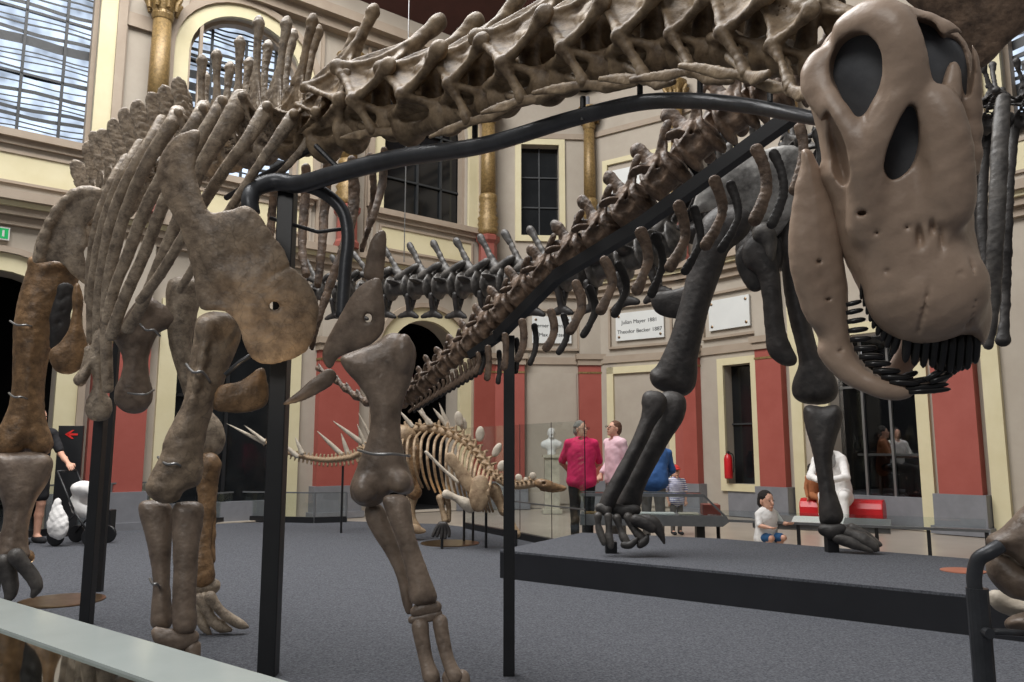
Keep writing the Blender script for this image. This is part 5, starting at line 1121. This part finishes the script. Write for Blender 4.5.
# ---- bust on pedestal
q = F(552, 513); T = Matrix.Translation(q)
o = tag(MB().box(-.15, .15, -.15, .15, .08, 1.12, T).build('pedestal', M['casel']), 'pale marble pedestal under the white bust', 'pedestal')
MB().box(-.2, .2, -.2, .2, 0, .08, T).build('base', M['casel'], o); MB().box(-.19, .19, -.19, .19, 1.12, 1.18, T).build('cap', M['casel'], o)
M['marble'] = mat('white_marble', (196, 196, 194), (214, 214, 212), .5, 4)
s = Sdf(.03); z = 1.18
s.chain([(0, 0, z+.02), (0, 0, z+.09)], [.09, .06]); s.chain([(-.15, 0, z+.2), (0, .0, z+.22), (.15, 0, z+.2)], [.075, .1, .075], flat=((0, 1, 0), .7)); s.chain([(0, 0, z+.1), (0, 0, z+.2)], [.08, .13], flat=((0, 1, 0), .7))
s.chain([(0, 0, z+.24), (0, -.01, z+.34)], [.06, .05]); s.ell((0, -.01, z+.43), (.072, .09, .105)); s.ell((0, -.1, z+.42), (.014, .02, .025), k=.01); s.ell((0, -.06, z+.36), (.045, .05, .04), k=.02); s.ell((.074, 0, z+.42), (.012, .02, .03), k=.01); s.ell((-.074, 0, z+.42), (.012, .02, .03), k=.01)
s.ell((0, .02, z+.47), (.08, .09, .08), k=.01)
for x in (-.028, .028): s.ell((x, -.098, z+.44), (.014, .012, .01), k=.008, sub=True)
o = s.build('bust', M['marble'], None, T, .012, .003, 60, 5); tag(o, 'white marble bust of a man standing on the pale pedestal', 'bust')
# ---- fire extinguisher beside the canted window
q = P3.T @ Vector((P3.s(729, 475, .12), .72, .13)); T = Matrix.Translation(q)
o = tag(MB().lathe([(.07, 0), (.08, .02), (.08, .38), (.06, .45), (.025, .48), (.02, .5)], 20, T).build('fire_extinguisher', M['redl'], smooth=True), 'red fire extinguisher hanging by the narrow window behind pillar', 'fire extinguisher')
MB().box(-.02, .02, -.06, .03, .49, .53, T).build('valve', M['black'], o); MB().tube(smooth_path([q+Vector((.02, -.02, .5)), q+Vector((.09, -.03, .45)), q+Vector((.1, -.03, .25)), q+Vector((.09, -.03, .12))]), .012, 8).build('hose', M['black'], o)
# ---- arrow totem
q = W(66, 500, 11.9); T = Matrix.Translation((q.x, q.y, 0)) @ Matrix.Rotation(radians(14), 4, 'Z')
o = tag(MB().box(-.17, .17, -.03, .03, 0, 1.63, T).build('sign_totem', M['black'], bevel=.004), 'tall black sign totem with red arrow pointing left, behind the pushchair', 'sign')
M['arrow'] = mat('red_arrow_paint', (214, 40, 34), None, .5)
MB().prism([(-.02, 1.5), (.05, 1.565), (.02, 1.565), (-.075, 1.5), (.02, 1.435), (.05, 1.435)], -.036, -.031, T @ Matrix(((1, 0, 0, 0), (0, 0, 1, 0), (0, 1, 0, 0), (0, 0, 0, 1)))).build('arrow_head', M['arrow'], o)
MB().box(-.05, .1, -.036, -.031, 1.485, 1.515, T).build('arrow_shaft', M['arrow'], o)
# ---- glass case in the near left corner
CZ = .95
e0 = F(-260, 522.6, CZ); e1 = F(430, 722.6, CZ); d = (e1-e0).normalized(); nrm = Vector((-d.y, d.x, 0)); nrm = nrm if nrm.dot(Vector((0, 0, 0))-Vector((e0.x, e0.y, 0))) > 0 else -nrm
Lc = (e1-e0).length; bw_ = abs((F(0, 628, CZ)-e0).dot(nrm))
T = Matrix(((d.x, nrm.x, 0, e0.x), (d.y, nrm.y, 0, e0.y), (0, 0, 1, 0), (0, 0, 0, 1)))
gc = thing('display_case', 'glass display case cut off in the near lower left corner, frosted band along its rim', 'display case', (e0.x, e0.y, 0))
M['topglass'] = glass('case_top_glass', (.9, .92, .9, 1), 2.6, .03, (.34, .32, .27, 1))
M['bandm'] = mat('pale_glass_band', (150, 158, 156), (160, 168, 166), .12, 3, spec=.7)
MB().box(0, Lc, 0, bw_, CZ-.02, CZ, T).build('frosted_rim', M['bandm'], gc)
MB().box(0, Lc, bw_, .8, CZ-.018, CZ-.004, T).build('glass_top', M['topglass'], gc)
MB().box(0, Lc, 0, .015, .0, CZ-.02, T).build('front_panel', M['bandm'], gc)
MB().box(0, Lc, .02, .8, .62, .66, T).build('case_floor', M['case'], gc)
MB().box(0, Lc, .8, .82, .0, CZ, T).build('back_panel', M['case'], gc)
MB().box(0, .02, .02, .8, .0, CZ-.02, T).build('end_panel', M['case'], gc)
# ================================================================ SKELETON D: small spiked dinosaur
D_ = thing('spiked_skeleton', 'small tan plated dinosaur skeleton with spiked tail in the middle distance', 'dinosaur skeleton', F(450, 543))
YD = 10.8
def dl(name, pts, m='boneK', Y=YD, **k):
    k.setdefault('res', .014); k.setdefault('noise', .004); k.setdefault('thick', 1); k.setdefault('k', .015)
    return limb(name, D_, M[m], Y, pts, **k)
back = [(366, 452, 12.2), (380, 442, 12.0), (400, 433, 11.8), (412, 430, 11.6), (430, 429, 11.4), (447, 433, 11.2), (462, 440, 11.0), (474, 450, 10.8), (483, 462, 10.6), (492, 474, 10.4), (501, 481, 10.3), (510, 485, 10.25), (519, 486, 10.2), (528, 485, 10.15), (537, 483, 10.1)]
bw3 = catmull([tuple(W(*b)) for b in back], 2)
for i in range(len(bw3)-1):
    c = Vector(bw3[i]); nx_ = Vector(bw3[i+1]); L = (nx_-c).length; f = VF(c, nx_); s = Sdf(.02); g = .055 if i < 18 else .04
    s.chain([(-.4*L, 0, 0), (0, 0, 0), (.4*L, 0, 0)], [g, g*.75, g]); s.chain([(0, 0, g*.5), (-.03, 0, g*2.4)], [g*.5, g*.4], flat=((0, 1, 0), .5))
    for sg in (1, -1): s.chain([(0, 0, g*.8), (0, sg*g*2.0, g*1.5)], [g*.35, g*.25])
    s.build('vertebra', M['boneK'], D_, f.M, .012, .003, 60, i)
tl = [(362, 452, 12.25), (352, 457, 12.3), (340, 459, 12.35), (328, 460, 12.4), (316, 459, 12.45), (304, 457, 12.5), (292, 454, 12.55), (281, 449, 12.6), (272, 445, 12.65), (262, 441, 12.7)]
tw = catmull([tuple(W(*b)) for b in tl], 3)
for i in range(len(tw)-1):
    c = Vector(tw[i]); nx_ = Vector(tw[i+1]); L = (nx_-c).length; f = VF(c, nx_); s = Sdf(.015); g = .045-.0008*i
    s.chain([(-.42*L, 0, 0), (0, 0, 0), (.42*L, 0, 0)], [g, g*.75, g]); s.chain([(0, 0, g), (0, 0, g*2.3)], [g*.4, g*.3]); s.chain([(0, 0, -g), (0, 0, -g*2.6)], [g*.4, g*.35])
    s.build('tail_vertebra', M['boneK'], D_, f.M, .012, .002, 60, i)
for i in range(18): # rib pairs, hoops open below
    t = i/17; x, y, Y = [np.interp(t*6.2+2.8, range(len(back)), [b[k] for b in back]) for k in range(3)]
    w_ = 15-3*abs(t-.4); h = 66*sin(pi*(.3+.5*t))
    for sg in (1, -1):
        pts = [(x, y+2, 1.5, Y), (x-4+10*t*.5-3, y+10, 1.5, Y-sg*.28), (x-8+4*t, y+h*.45, 1.5, Y-sg*.42), (x-5+3*t, y+h*.75, 1.4, Y-sg*.36), (x+1, y+h*.97, 1.2, Y-sg*.2)]
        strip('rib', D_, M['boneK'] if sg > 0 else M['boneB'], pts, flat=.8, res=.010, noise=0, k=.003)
def dspike(a, b, r, Y, m='boneKL'): dl('spike', [(a[0], a[1], r), ((a[0]+b[0])/2, (a[1]+b[1])/2, r*.75), (b[0], b[1], r*.15)], m, Y, noise=.001, res=.010)
for a, b, r in (((412, 426), (399, 410), 2.4), ((431, 424), (413, 404), 2.6), ((428, 424), (419, 403), 2), ((448, 427), (433, 408), 2.8), ((449, 428), (439, 403), 2.6)): dspike(a, b, r, 11.3)
for a, b, r in (((362, 443), (333, 421), 2.6), ((366, 446), (357, 424), 2.2), ((341, 454), (317, 431), 2.6), ((348, 454), (341, 433), 2.6), ((297, 456), (278, 440), 2.5), ((302, 453), (295, 437), 2.4), ((264, 443), (226, 423), 2), ((264, 441), (244, 425), 2), ((372, 440), (358, 412), 2)): dspike(a, b, r, 12.4)
for x, y, w_, h, rot, Yp in ((459, 419, 4.5, 8, -.2, 11.0), (463, 424, 4, 7, -.2, 11.1), (480, 434, 4.5, 8, .1, 10.7), (497, 450, 4, 8, .5, 10.4), (502, 466, 4.5, 6, .4, 10.3), (519, 478, 3.5, 4.5, -.5, 10.2), (533, 476, 3.5, 4, -.4, 10.1), (526, 480, 2.5, 3, .1, 10.15)):
    pts = [(x+w_*cos(a)*cos(rot)-h*sin(a)*sin(rot), y+h*sin(a)*cos(rot)+w_*cos(a)*sin(rot)) for a in [2*pi*k/8 for k in range(8)]]
    plate('back_plate', D_, M['boneKL'], Yp, pts, .012, .02, .03, res=.011, noise=.002)
dl('pelvis', [(392, 440, 8), (404, 436, 11), (412, 446, 9)], 'boneK', 11.5, thick=.8)
dl('femur', [(416, 452, 7), (414, 470, 6), (412, 482, 6), (414, 492, 8)], 'boneO', 11.4); dl('tibia', [(412, 498, 6), (411, 508, 4), (412, 520, 4.5), (416, 528, 5)], 'boneK', 11.4); dl('foot', [(412, 528, 5), (419, 530, 4), (424, 531, 2)], 'boneK', 11.35, thick=.7)
dl('shoulder_blade', [(450, 458, 6), (458, 468, 6), (467, 482, 7), (474, 488, 8)], 'boneK', 10.1, thick=.3); dl('coracoid', [(480, 484, 9), (479, 497, 10), (478, 505, 7)], 'boneK', 10.0, thick=.4)
dl('humerus', [(446, 494, 4.5), (456, 498, 3.5), (466, 504, 6), (470, 508, 5)], 'boneKL', 10.4); dl('radius', [(440, 498, 4), (442, 508, 2.6), (445, 520, 3.6)], 'boneK', 10.45); dl('ulna', [(446, 498, 4), (449, 508, 2.4), (448, 520, 3)], 'boneK', 10.5)
dl('breast_rod', [(426, 452, 1.8), (444, 470, 1.7), (458, 482, 2)], 'boneKL', 10.4)
for dx in (-9, -5, -1, 3, 7): dl('toe', [(443+dx*.3, 524, 2.6), (443+dx*.8, 530, 2), (442+dx, 536+(2 if abs(dx) < 4 else 0), 1.6)], 'boneC', 10.4, res=.009, noise=.001)
dl('humerus', [(494, 490, 7), (500, 502, 5), (504, 510, 6)], 'boneK', 10.4); dl('radius', [(506, 512, 5), (512, 524, 3.4), (517, 534, 4)], 'boneK', 10.3)
s = Sdf(.02); f = Fr(550, 485, 10.05)
s.chain([f.P(538, 483), f.P(546, 485, .02), f.P(556, 487), f.P(565, 488)], [.05, .062, .04, .022], flat=((0, 0, 1), .8)); s.ell(f.P(544, 483, .06), (.025, .02, .03), k=.01, sub=True)
o = s.build('skull', M['boneO'], D_, f.M, .010, .003, 50); s = Sdf(.01); s.chain([f.P(541, 489), f.P(553, 491), f.P(564, 490)], [.022, .02, .014]); s.build('lower_jaw', M['boneO'], o, f.M, .009)
def rod(px, y0, y1, Y): 
    p = W(px, y1, Y); return MB().tube([(p.x, p.y, 0), (p.x, p.y, W(px, y0, Y).z)], .018, 8).build('support_rod', M['black'], D_)
rod(442, 524, 543, 10.4); rod(486, 480, 543, 10.5); rod(464, 500, 530, 11.2); rod(473, 500, 530, 11.2); rod(341, 466, 533, 12.4); rod(516, 530, 540, 10.2)
# ================================================================ PEOPLE
M['skin'] = mat('skin', (206, 156, 132), (218, 170, 146), .55, 6)
M['skin2'] = mat('skin_tan', (176, 124, 96), (190, 138, 108), .55, 6)
M['eye'] = mat('eye_dark', (40, 30, 26), None, .3)
def cloth(name, c, c2=None): M[name] = mat(name, c, c2 or tuple(min(255, v+10) for v in c), .85, 8, .3, 30); return name
cloth('hot_pink', (224, 40, 100)); cloth('pale_pink', (226, 190, 200)); cloth('black_cloth', (26, 26, 30)); cloth('denim', (44, 84, 140)); cloth('white_cloth', (222, 220, 218)); cloth('grey_hair', (120, 118, 114)); cloth('brown_hair', (92, 62, 46)); cloth('dark_hair', (26, 20, 18)); cloth('cap_red', (186, 44, 36)); cloth('blue_shorts', (30, 76, 120)); cloth('brown_cloth', (150, 92, 56)); cloth('pale_grey', (176, 176, 178)); cloth('khaki', (96, 92, 88)); cloth('lips', (170, 96, 88)); cloth('silver_grey', (150, 150, 150))
def stripes(name, c1, c2, s_):
    m = bpy.data.materials.new(name); m.use_nodes = True; t = m.node_tree; b = t.nodes['Principled BSDF']; b.inputs['Roughness'].default_value = .8
    tc = N(t, 'ShaderNodeTexCoord'); w_ = N(t, 'ShaderNodeTexWave', bands_direction='Z'); w_.inputs['Scale'].default_value = s_; r = N(t, 'ShaderNodeValToRGB'); r.color_ramp.interpolation = 'CONSTANT'
    r.color_ramp.elements[1].position = .5; r.color_ramp.elements[0].color = lin(c1); r.color_ramp.elements[1].color = lin(c2)
    t.links.new(tc.outputs['Object'], w_.inputs['Vector']); t.links.new(w_.outputs['Fac'], r.inputs[0]); t.links.new(r.outputs[0], b.inputs['Base Color']); M[name] = m; return name
stripes('striped_shirt', (232, 232, 236), (70, 72, 140), 6)
def person(label, loc, yaw, H, J, skin, shirt, trousers, hair, sleeve=.55, hairstyle='short', legs=True, shorts=False, shoe='black_cloth', glasses=False, headyaw=0, headpitch=0, bulk=1.0, headk=1.0, cap=None, bare=False, z0=0.0, res=.009, tl=1.0):
    """J: joint overrides in a 1.70 m figure that faces -y, x to the viewer's right"""
    S = H/1.7; T = Matrix.Translation((loc[0], loc[1], z0)) @ Matrix.Rotation(yaw, 4, 'Z') @ Matrix.Scale(S, 4)
    j = dict(pel=(0, 0, .93), chest=(0, 0, 1.22), neck=(0, .01, 1.43), head=(0, -.01, 1.58), sl=(-.18, 0, 1.38), sr=(.18, 0, 1.38), el=(-.23, .02, 1.10), er=(.23, .02, 1.10), wl=(-.25, -.06, .87), wr=(.25, -.06, .87), hl=(-.09, 0, .9), hr=(.09, 0, .9), kl=(-.1, -.01, .49), kr=(.1, -.01, .49), al=(-.1, .03, .08), ar=(.1, .03, .08))
    j.update(J); j = {k: np.array(v, float) for k, v in j.items()}
    root = thing('person', label, 'person', (loc[0], loc[1], z0))
    hy = Matrix.Rotation(headyaw, 3, 'Z') @ Matrix.Rotation(headpitch, 3, 'X'); R = np.array(hy)
    hd = j['head']; h_ = lambda x, y, z: hd+R @ (np.array((x, y, z))*headk)
    s = Sdf(.02)
    RT = np.array(hy.transposed())
    s.ell(hd+R @ np.array((0, .012, .02))*headk, tuple(np.array((.074, .092, .1))*headk), R=RT, k=.02)
    s.ell(h_(0, -.028, -.04), tuple(np.array((.055, .06, .068))*headk), R=RT, k=.03)
    s.chain([h_(0, -.083, .022), h_(0, -.105, -.016)], [.009*headk, .014*headk], k=.012)
    s.ell(h_(0, -.085, -.05), (.024*headk, .014*headk, .009*headk), k=.008)
    s.ell(h_(0, -.07, -.09), (.022*headk, .02*headk, .018*headk), k=.02)
    for x in (-1, 1):
        s.ell(h_(x*.076, .008, -.002), (.011*headk, .02*headk, .032*headk), k=.008); s.ell(h_(x*.03, -.092, .02), (.016*headk, .012*headk, .011*headk), k=.012, sub=True)
    s.chain([hd+R @ np.array((0, .02, -.05))*headk, j['neck'], (j['neck']+j['chest'])*.5], [.05*headk, .056, .08], k=.03)
    s.chain([j['sl'], (j['neck']*.6+j['chest']*.4), j['sr']], [.05, .07, .05], k=.03); s.chain([j['neck']*.4+j['chest']*.6, j['pel']], [.11, .11], flat=((0, 1, 0), .75))
    for a in 'lr':
        s.chain([j['s'+a], j['e'+a]], [.046, .038], k=.02, n=1); s.chain([j['e'+a], j['e'+a]*.5+j['w'+a]*.5, j['w'+a]], [.037, .035, .025], k=.02, n=1)
        d = j['w'+a]-j['e'+a]; d = d/np.linalg.norm(d); sx_ = 1 if a == 'r' else -1; side = np.cross(d, (sx_*.3, 1, .2)); side = side/np.linalg.norm(side); curl = np.cross(side, d)
        pm = j['w'+a]+d*.05; s.chain([j['w'+a], pm, j['w'+a]+d*.085], [.024, .034, .034], k=.01, flat=(curl, .5))
        for q in range(4):
            o_ = side*(q-1.5)*.019; l = (.062, .074, .07, .056)[q]; b0 = j['w'+a]+d*.085+o_
            s.chain([b0, b0+d*l*.5+curl*.008, b0+d*l*.85+curl*.03], [.0095, .0085, .007], k=.002, n=1)
        s.chain([j['w'+a]+d*.03+side*.025, j['w'+a]+d*.065+side*.052, j['w'+a]+d*.095+side*.05+curl*.02], [.012, .011, .008], k=.006, n=1)
        if legs: s.chain([j['h'+a], j['k'+a]], [.075, .052], k=.02, n=1); s.chain([j['k'+a], j['k'+a]*.65+j['a'+a]*.35+(0, .015, 0), j['a'+a]], [.05, .053, .036], k=.02, n=1)
        if legs: s.chain([j['a'+a], j['a'+a]+(0, -.13, -.045)], [.036, .03], k=.02)
    s.build('body', M[skin], root, T, res, 0)
    # face details
    for x in (-1, 1):
        q = MB(); e = T @ Vector(h_(x*.03, -.087, .02)); MB().lathe([(.001, -.008*S*headk), (.009*S*headk, -.004*S), (.009*S*headk, .004*S), (.001, .008*S*headk)], 10, Matrix.Translation(e)).build('eye', M['eye'], root, smooth=True)
    MB().lathe([(.002, -.004*S), (.017*S*headk, 0), (.002, .004*S)], 12, Matrix.Translation(T @ Vector(h_(0, -.094, -.05)))).build('mouth', M['lips'], root)
    if glasses:
        g = MB()
        for x in (-1, 1):
            c = h_(x*.032, -.108, .018); ring = [T @ Vector(c+R @ np.array((.024*cos(a), 0, .018*sin(a)))) for a in [2*pi*k/14 for k in range(15)]]
            g.tube(ring, .003*S, 6, False); g.tube([T @ Vector(h_(x*.056, -.106, .02)), T @ Vector(h_(x*.08, -.01, .015))], .0028*S, 6)
        g.tube([T @ Vector(h_(-.01, -.11, .022)), T @ Vector(h_(.01, -.11, .022))], .003*S, 6); g.build('glasses', M['black'], root)
    # shirt
    s = Sdf(.03); B_ = bulk
    s.chain([j['neck']-(0, 0, .04), j['chest']+(0, 0, .08), j['chest']*.5+j['pel']*.5, j['pel']-(0, 0, .02)], [.085, .155*B_, .152*B_, .165*B_], flat=((0, 1, 0), .72)); hm = j['hl']*.5+j['hr']*.5-(0, 0, .04); s.chain([hm-(.06*B_, 0, 0), hm+(.06*B_, 0, 0)], [.112*B_, .112*B_], flat=((0, 0, 1), .8), n=1)
    s.chain([j['sl'], j['neck']-(0, 0, .055), j['sr']], [.062, .075, .062], k=.04)
    for a in 'lr':
        e = j['s'+a]+(j['e'+a]-j['s'+a])*min(sleeve/.5, 1) if sleeve <= .5 else j['e'+a]+(j['w'+a]-j['e'+a])*min(1, (sleeve-.5)/.5)
        pts = [j['s'+a], e] if sleeve <= .5 else [j['s'+a], j['e'+a], e]; s.chain(pts, [.062, .055] if len(pts) == 2 else [.062, .052, .043], k=.03, n=1)
    s.ell(j['neck']+(0, -.05, .0), (.055, .05, .045), k=.02, sub=True)
    s.build('shirt', M[shirt], root, T, res*1.1, .006, 22, 3)
    if legs:
        s = Sdf(.02); s.chain([j['pel']+(0, 0, .0), j['hl']*.5+j['hr']*.5-(0, 0, .03)], [.125*B_, .125*B_], flat=((0, 1, 0), .78))
        for a in 'lr':
            if shorts: s.chain([j['h'+a], j['h'+a]*.25+j['k'+a]*.75], [.1, .085], n=1)
            else: s.chain([j['h'+a], j['k'+a], j['a'+a]], [.09*min(B_, 1.2), .07, .056], n=1)
        s.build('shorts' if shorts else 'trousers', M[trousers], root, T, res*1.2, .004, 25, 4)
        for a in 'lr':
            if bare: continue
            s = Sdf(.02); s.chain([j['a'+a]+(0, .03, -.03), j['a'+a]+(0, -.1, -.045), j['a'+a]+(0, -.17, -.05)], [.045, .042, .03]); s.build('shoe', M[shoe], root, T, .01)
    # hair
    s = Sdf(.02); hk = headk
    if hairstyle in ('short', 'bob', 'boy'):
        s.ell(hd+R @ np.array((0, .03, .045))*hk, tuple(np.array((.084, .092, .09))*hk), R=RT); s.ell(hd+R @ np.array((0, .055, -.01))*hk, tuple(np.array((.08, .07, .09))*hk), R=RT)
        s.ell(hd+R @ np.array((0, -.105, -.03))*hk, tuple(np.array((.09, .075, .085))*hk), R=RT, sub=True, k=.02)
        
        if hairstyle == 'bob': s.ell(h_(0, .06, -.05), (.075*hk, .05*hk, .06*hk))
        s.build('hair', M[hair], root, T, .008, .007, 70, 3)
    elif hairstyle == 'scarf':
        s.ell(h_(0, .02, .03), tuple(np.array((.095, .11, .115))*hk)); s.chain([h_(0, .03, -.05), j['neck']-(0, 0, .05)], [.085, .13]); s.ell(h_(0, -.12, -.01), (.06*hk, .06*hk, .08*hk), sub=True)
        s.build('headscarf', M[hair], root, T, .01, .006, 40, 3)
    if cap:
        s = Sdf(.012); s.ell(h_(0, .015, .06), (.09*hk, .1*hk, .07*hk)); s.ell(h_(0, .0, -.03), (.15*hk, .16*hk, .07*hk), sub=True, k=.01); s.ell(h_(0, -.1, .05), (.06*hk, .06*hk, .012*hk)); s.build('cap', M[cap], root, T, .009)
    return root
def at(px, Y): p = W(px, 500, Y); return (p.x, p.y)
person('woman with short grey hair and glasses in a hot pink top, hands behind back', at(582, 10.9), radians(2), 1.66, dict(el=(-.27, .1, 1.12), er=(.27, .1, 1.12), wl=(-.08, .2, .93), wr=(.06, .2, .95)), 'skin', 'hot_pink', 'black_cloth', 'grey_hair', .45, 'short', glasses=True, headyaw=radians(38), bulk=1.22)
person('woman in pale pink shirt with short brown hair and glasses, facing left', at(616, 11.3), radians(-62), 1.68, dict(head=(0, -.02, 1.58), el=(-.22, .05, 1.12), er=(.22, .05, 1.12), wl=(-.2, -.12, .93), wr=(.2, -.12, .93)), 'skin', 'pale_pink', 'khaki', 'brown_hair', .9, 'short', glasses=True, headpitch=radians(-12), bulk=1.1)
person('broad person in a blue denim shirt bending forward behind the black shin bone', at(653, 11.2), radians(160), 1.62, dict(chest=(0, -.14, 1.17), neck=(-.02, -.26, 1.31), head=(-.05, -.36, 1.40), sl=(-.2, -.2, 1.28), sr=(.2, -.2, 1.28), el=(-.25, -.25, 1.03), er=(.26, -.22, 1.03), wl=(-.15, -.42, .95), wr=(.15, -.42, .95)), 'skin', 'denim', 'khaki', 'brown_hair', 1.0, 'short', bulk=1.35)
person('small child in red cap and blue-white striped shirt by the red pillar', at(676, 12.2), radians(15), .98, dict(el=(-.3, .0, 1.15), er=(.3, .0, 1.15), head=(0, 0, 1.62), sl=(-.22, 0, 1.38), sr=(.22, 0, 1.38)), 'skin', 'striped_shirt', 'khaki', 'brown_hair', .5, 'short', cap='cap_red', bulk=1.3, headk=1.5)
person('little dark-haired boy in white T-shirt and blue shorts at the reading rail', at(766, 10.0), radians(22), 1.12, dict(pel=(0, .05, .3), hl=(-.1, .05, .28), hr=(.1, .05, .28), kl=(-.14, -.28, .3), kr=(.14, -.28, .3), al=(-.12, -.06, .08), ar=(.12, -.06, .08), chest=(0, 0, .58), neck=(0, .01, .76), head=(0, -.02, .95), sl=(-.19, 0, .72), sr=(.19, 0, .72), el=(-.26, -.1, .52), wl=(-.2, -.3, .5), er=(.26, -.1, .54), wr=(.2, -.36, .56)), 'skin', 'white_cloth', 'blue_shorts', 'dark_hair', .45, 'boy', shorts=True, bulk=1.4, headk=1.6, headpitch=radians(4))
person('visitor in black T-shirt and black shorts pushing the pushchair at left', at(33, 11.0), radians(60), 1.84, dict(el=(-.24, -.12, 1.12), wl=(-.18, -.4, 1.0), er=(.24, -.12, 1.12), wr=(.18, -.4, 1.0)), 'skin', 'black_cloth', 'black_cloth', 'dark_hair', .4, 'short', shorts=True)
# seated pair on the red bench
q = F(838, 529.5)
person('seated adult in white clothes with grey head covering, leaning left on the red bench', (q.x, q.y-.05), radians(-28), 1.9, dict(pel=(0, .05, .50), hl=(-.1, 0, .49), hr=(.1, 0, .49), kl=(-.14, -.42, .5), kr=(.12, -.42, .5), al=(-.14, -.44, .08), ar=(.12, -.44, .08), chest=(-.03, -.05, .85), neck=(-.08, -.16, 1.04), head=(-.12, -.26, 1.16), sl=(-.25, -.12, .98), sr=(.1, -.12, 1.0), el=(-.32, -.25, .76), er=(.16, -.3, .76), wl=(-.2, -.45, .72), wr=(-.02, -.48, .72)), 'skin', 'white_cloth', 'white_cloth', 'silver_grey', 1.0, 'scarf', bulk=1.25)
q = F(815, 527.5)
person('small child in brown clothes and white shoes sitting on the red bench left end', (q.x, q.y-.02), radians(15), 1.0, dict(pel=(0, .05, .93), hl=(-.1, 0, .9), hr=(.1, 0, .9), kl=(-.12, -.4, .84), kr=(.12, -.4, .84), al=(-.12, -.42, .44), ar=(.12, -.42, .44), head=(0, -.02, 1.6)), 'skin2', 'brown_cloth', 'brown_cloth', 'dark_hair', 1.0, 'short', shoe='white_cloth', bulk=1.2, headk=1.4)
# visitors behind the glass door
for (px, n, lab, sh, yw) in ((886, 1.3, 'person in orange top seated at the white table behind the glass door', 'brown_cloth', 60), (899, 2.3, 'person in white top sitting behind the table beyond the glass door', 'white_cloth', 10)):
    s_, z_ = W2.pick(px, 480, -n); p = W2.T @ Vector((s_, 0, -n))
    J = dict(pel=(0, .05, .55), hl=(-.1, 0, .54), hr=(.1, 0, .54), kl=(-.12, -.42, .5), kr=(.12, -.42, .5), al=(-.12, -.44, .08), ar=(.12, -.44, .08), chest=(0, 0, .85), neck=(0, .01, 1.06), head=(0, -.01, 1.21), sl=(-.18, 0, 1.0), sr=(.18, 0, 1.0), el=(-.23, -.1, .76), er=(.23, -.1, .76), wl=(-.15, -.35, .74), wr=(.15, -.35, .74)) 
    person(lab, (p.x, p.y), radians(yw), 1.6, J, 'skin', sh, 'black_cloth', 'dark_hair', .5, 'short', res=.014, z0=.45)
s_, z_ = W2.pick(900, 490, -1.0)
tb = thing('table', 'white table behind the glass door', 'table', W2.T @ Vector((s_, .45, -1.0)))
MB().box(s_-.6, s_+.55, 1.17, 1.21, -1.4, -.75, W2.T).build('tabletop', M['board'], tb)
for x in (-.5, .45):
    for n in (-1.3, -.85): MB().box(s_+x, s_+x+.04, .45, 1.17, n, n+.04, W2.T).build('leg', M['wire'], tb)
l = bpy.data.lights.new('back_room_fill', 'POINT'); l.energy = 120; l.shadow_soft_size = .2; o = bpy.data.objects.new('back_room_fill', l); COL.objects.link(o); o.location = W2.T @ Vector((s_, 2.9, -1.6))  # added point light that makes the seated visitors visible
# ---- pushchair
q = W(82, 530, 10.9); T = Matrix.Translation((q.x, q.y, 0)) @ Matrix.Rotation(radians(-5), 4, 'Z')
pc = thing('pushchair', 'pushchair draped in white cloth with a white bag hanging from it', 'pushchair', (q.x, q.y, 0))
for x, y in ((-.22, -.22), (-.22, .22), (.25, -.2), (.25, .2)):
    w_ = MB(); w_.lathe([(.05, -.02), (.11, -.02), (.12, -.01), (.12, .01), (.11, .02), (.05, .02)], 20, T @ Matrix.Translation((x, y, .12)) @ Matrix.Rotation(pi/2, 4, 'X')); w_.build('wheel', M['black'], pc)
k = MB()
for y in (-.2, .2): k.tube([T @ Vector((-.22, y, .14)), T @ Vector((.02, y, .42)), T @ Vector((-.28, y, .98))], .014, 8); k.tube([T @ Vector((.25, y, .14)), T @ Vector((-.05, y, .52))], .014, 8)
k.tube([T @ Vector((-.28, -.2, .98)), T @ Vector((-.28, .2, .98))], .016, 8); k.build('frame', M['black'], pc, smooth=True)
s = Sdf(.05); s.chain([(-.1, 0, .58), (.0, 0, .5), (.2, 0, .42)], [.1, .12, .09]); s.ell((.02, 0, .74), (.2, .17, .11)); s.ell((.2, 0, .68), (.12, .17, .08)); s.ell((.12, -.02, .6), (.12, .12, .09), sub=True)
s.build('cloth_drape', M['white_cloth'], pc, T, .014, .016, 14, 4)
s = Sdf(.03); s.chain([(-.2, -.26, .6), (-.19, -.27, .42), (-.17, -.27, .28), (-.15, -.27, .2)], [.035, .09, .13, .1], flat=((0, 1, 0), .6))
s.build('hanging_bag', M['white_cloth'], pc, T, .012, .012, 25, 6)
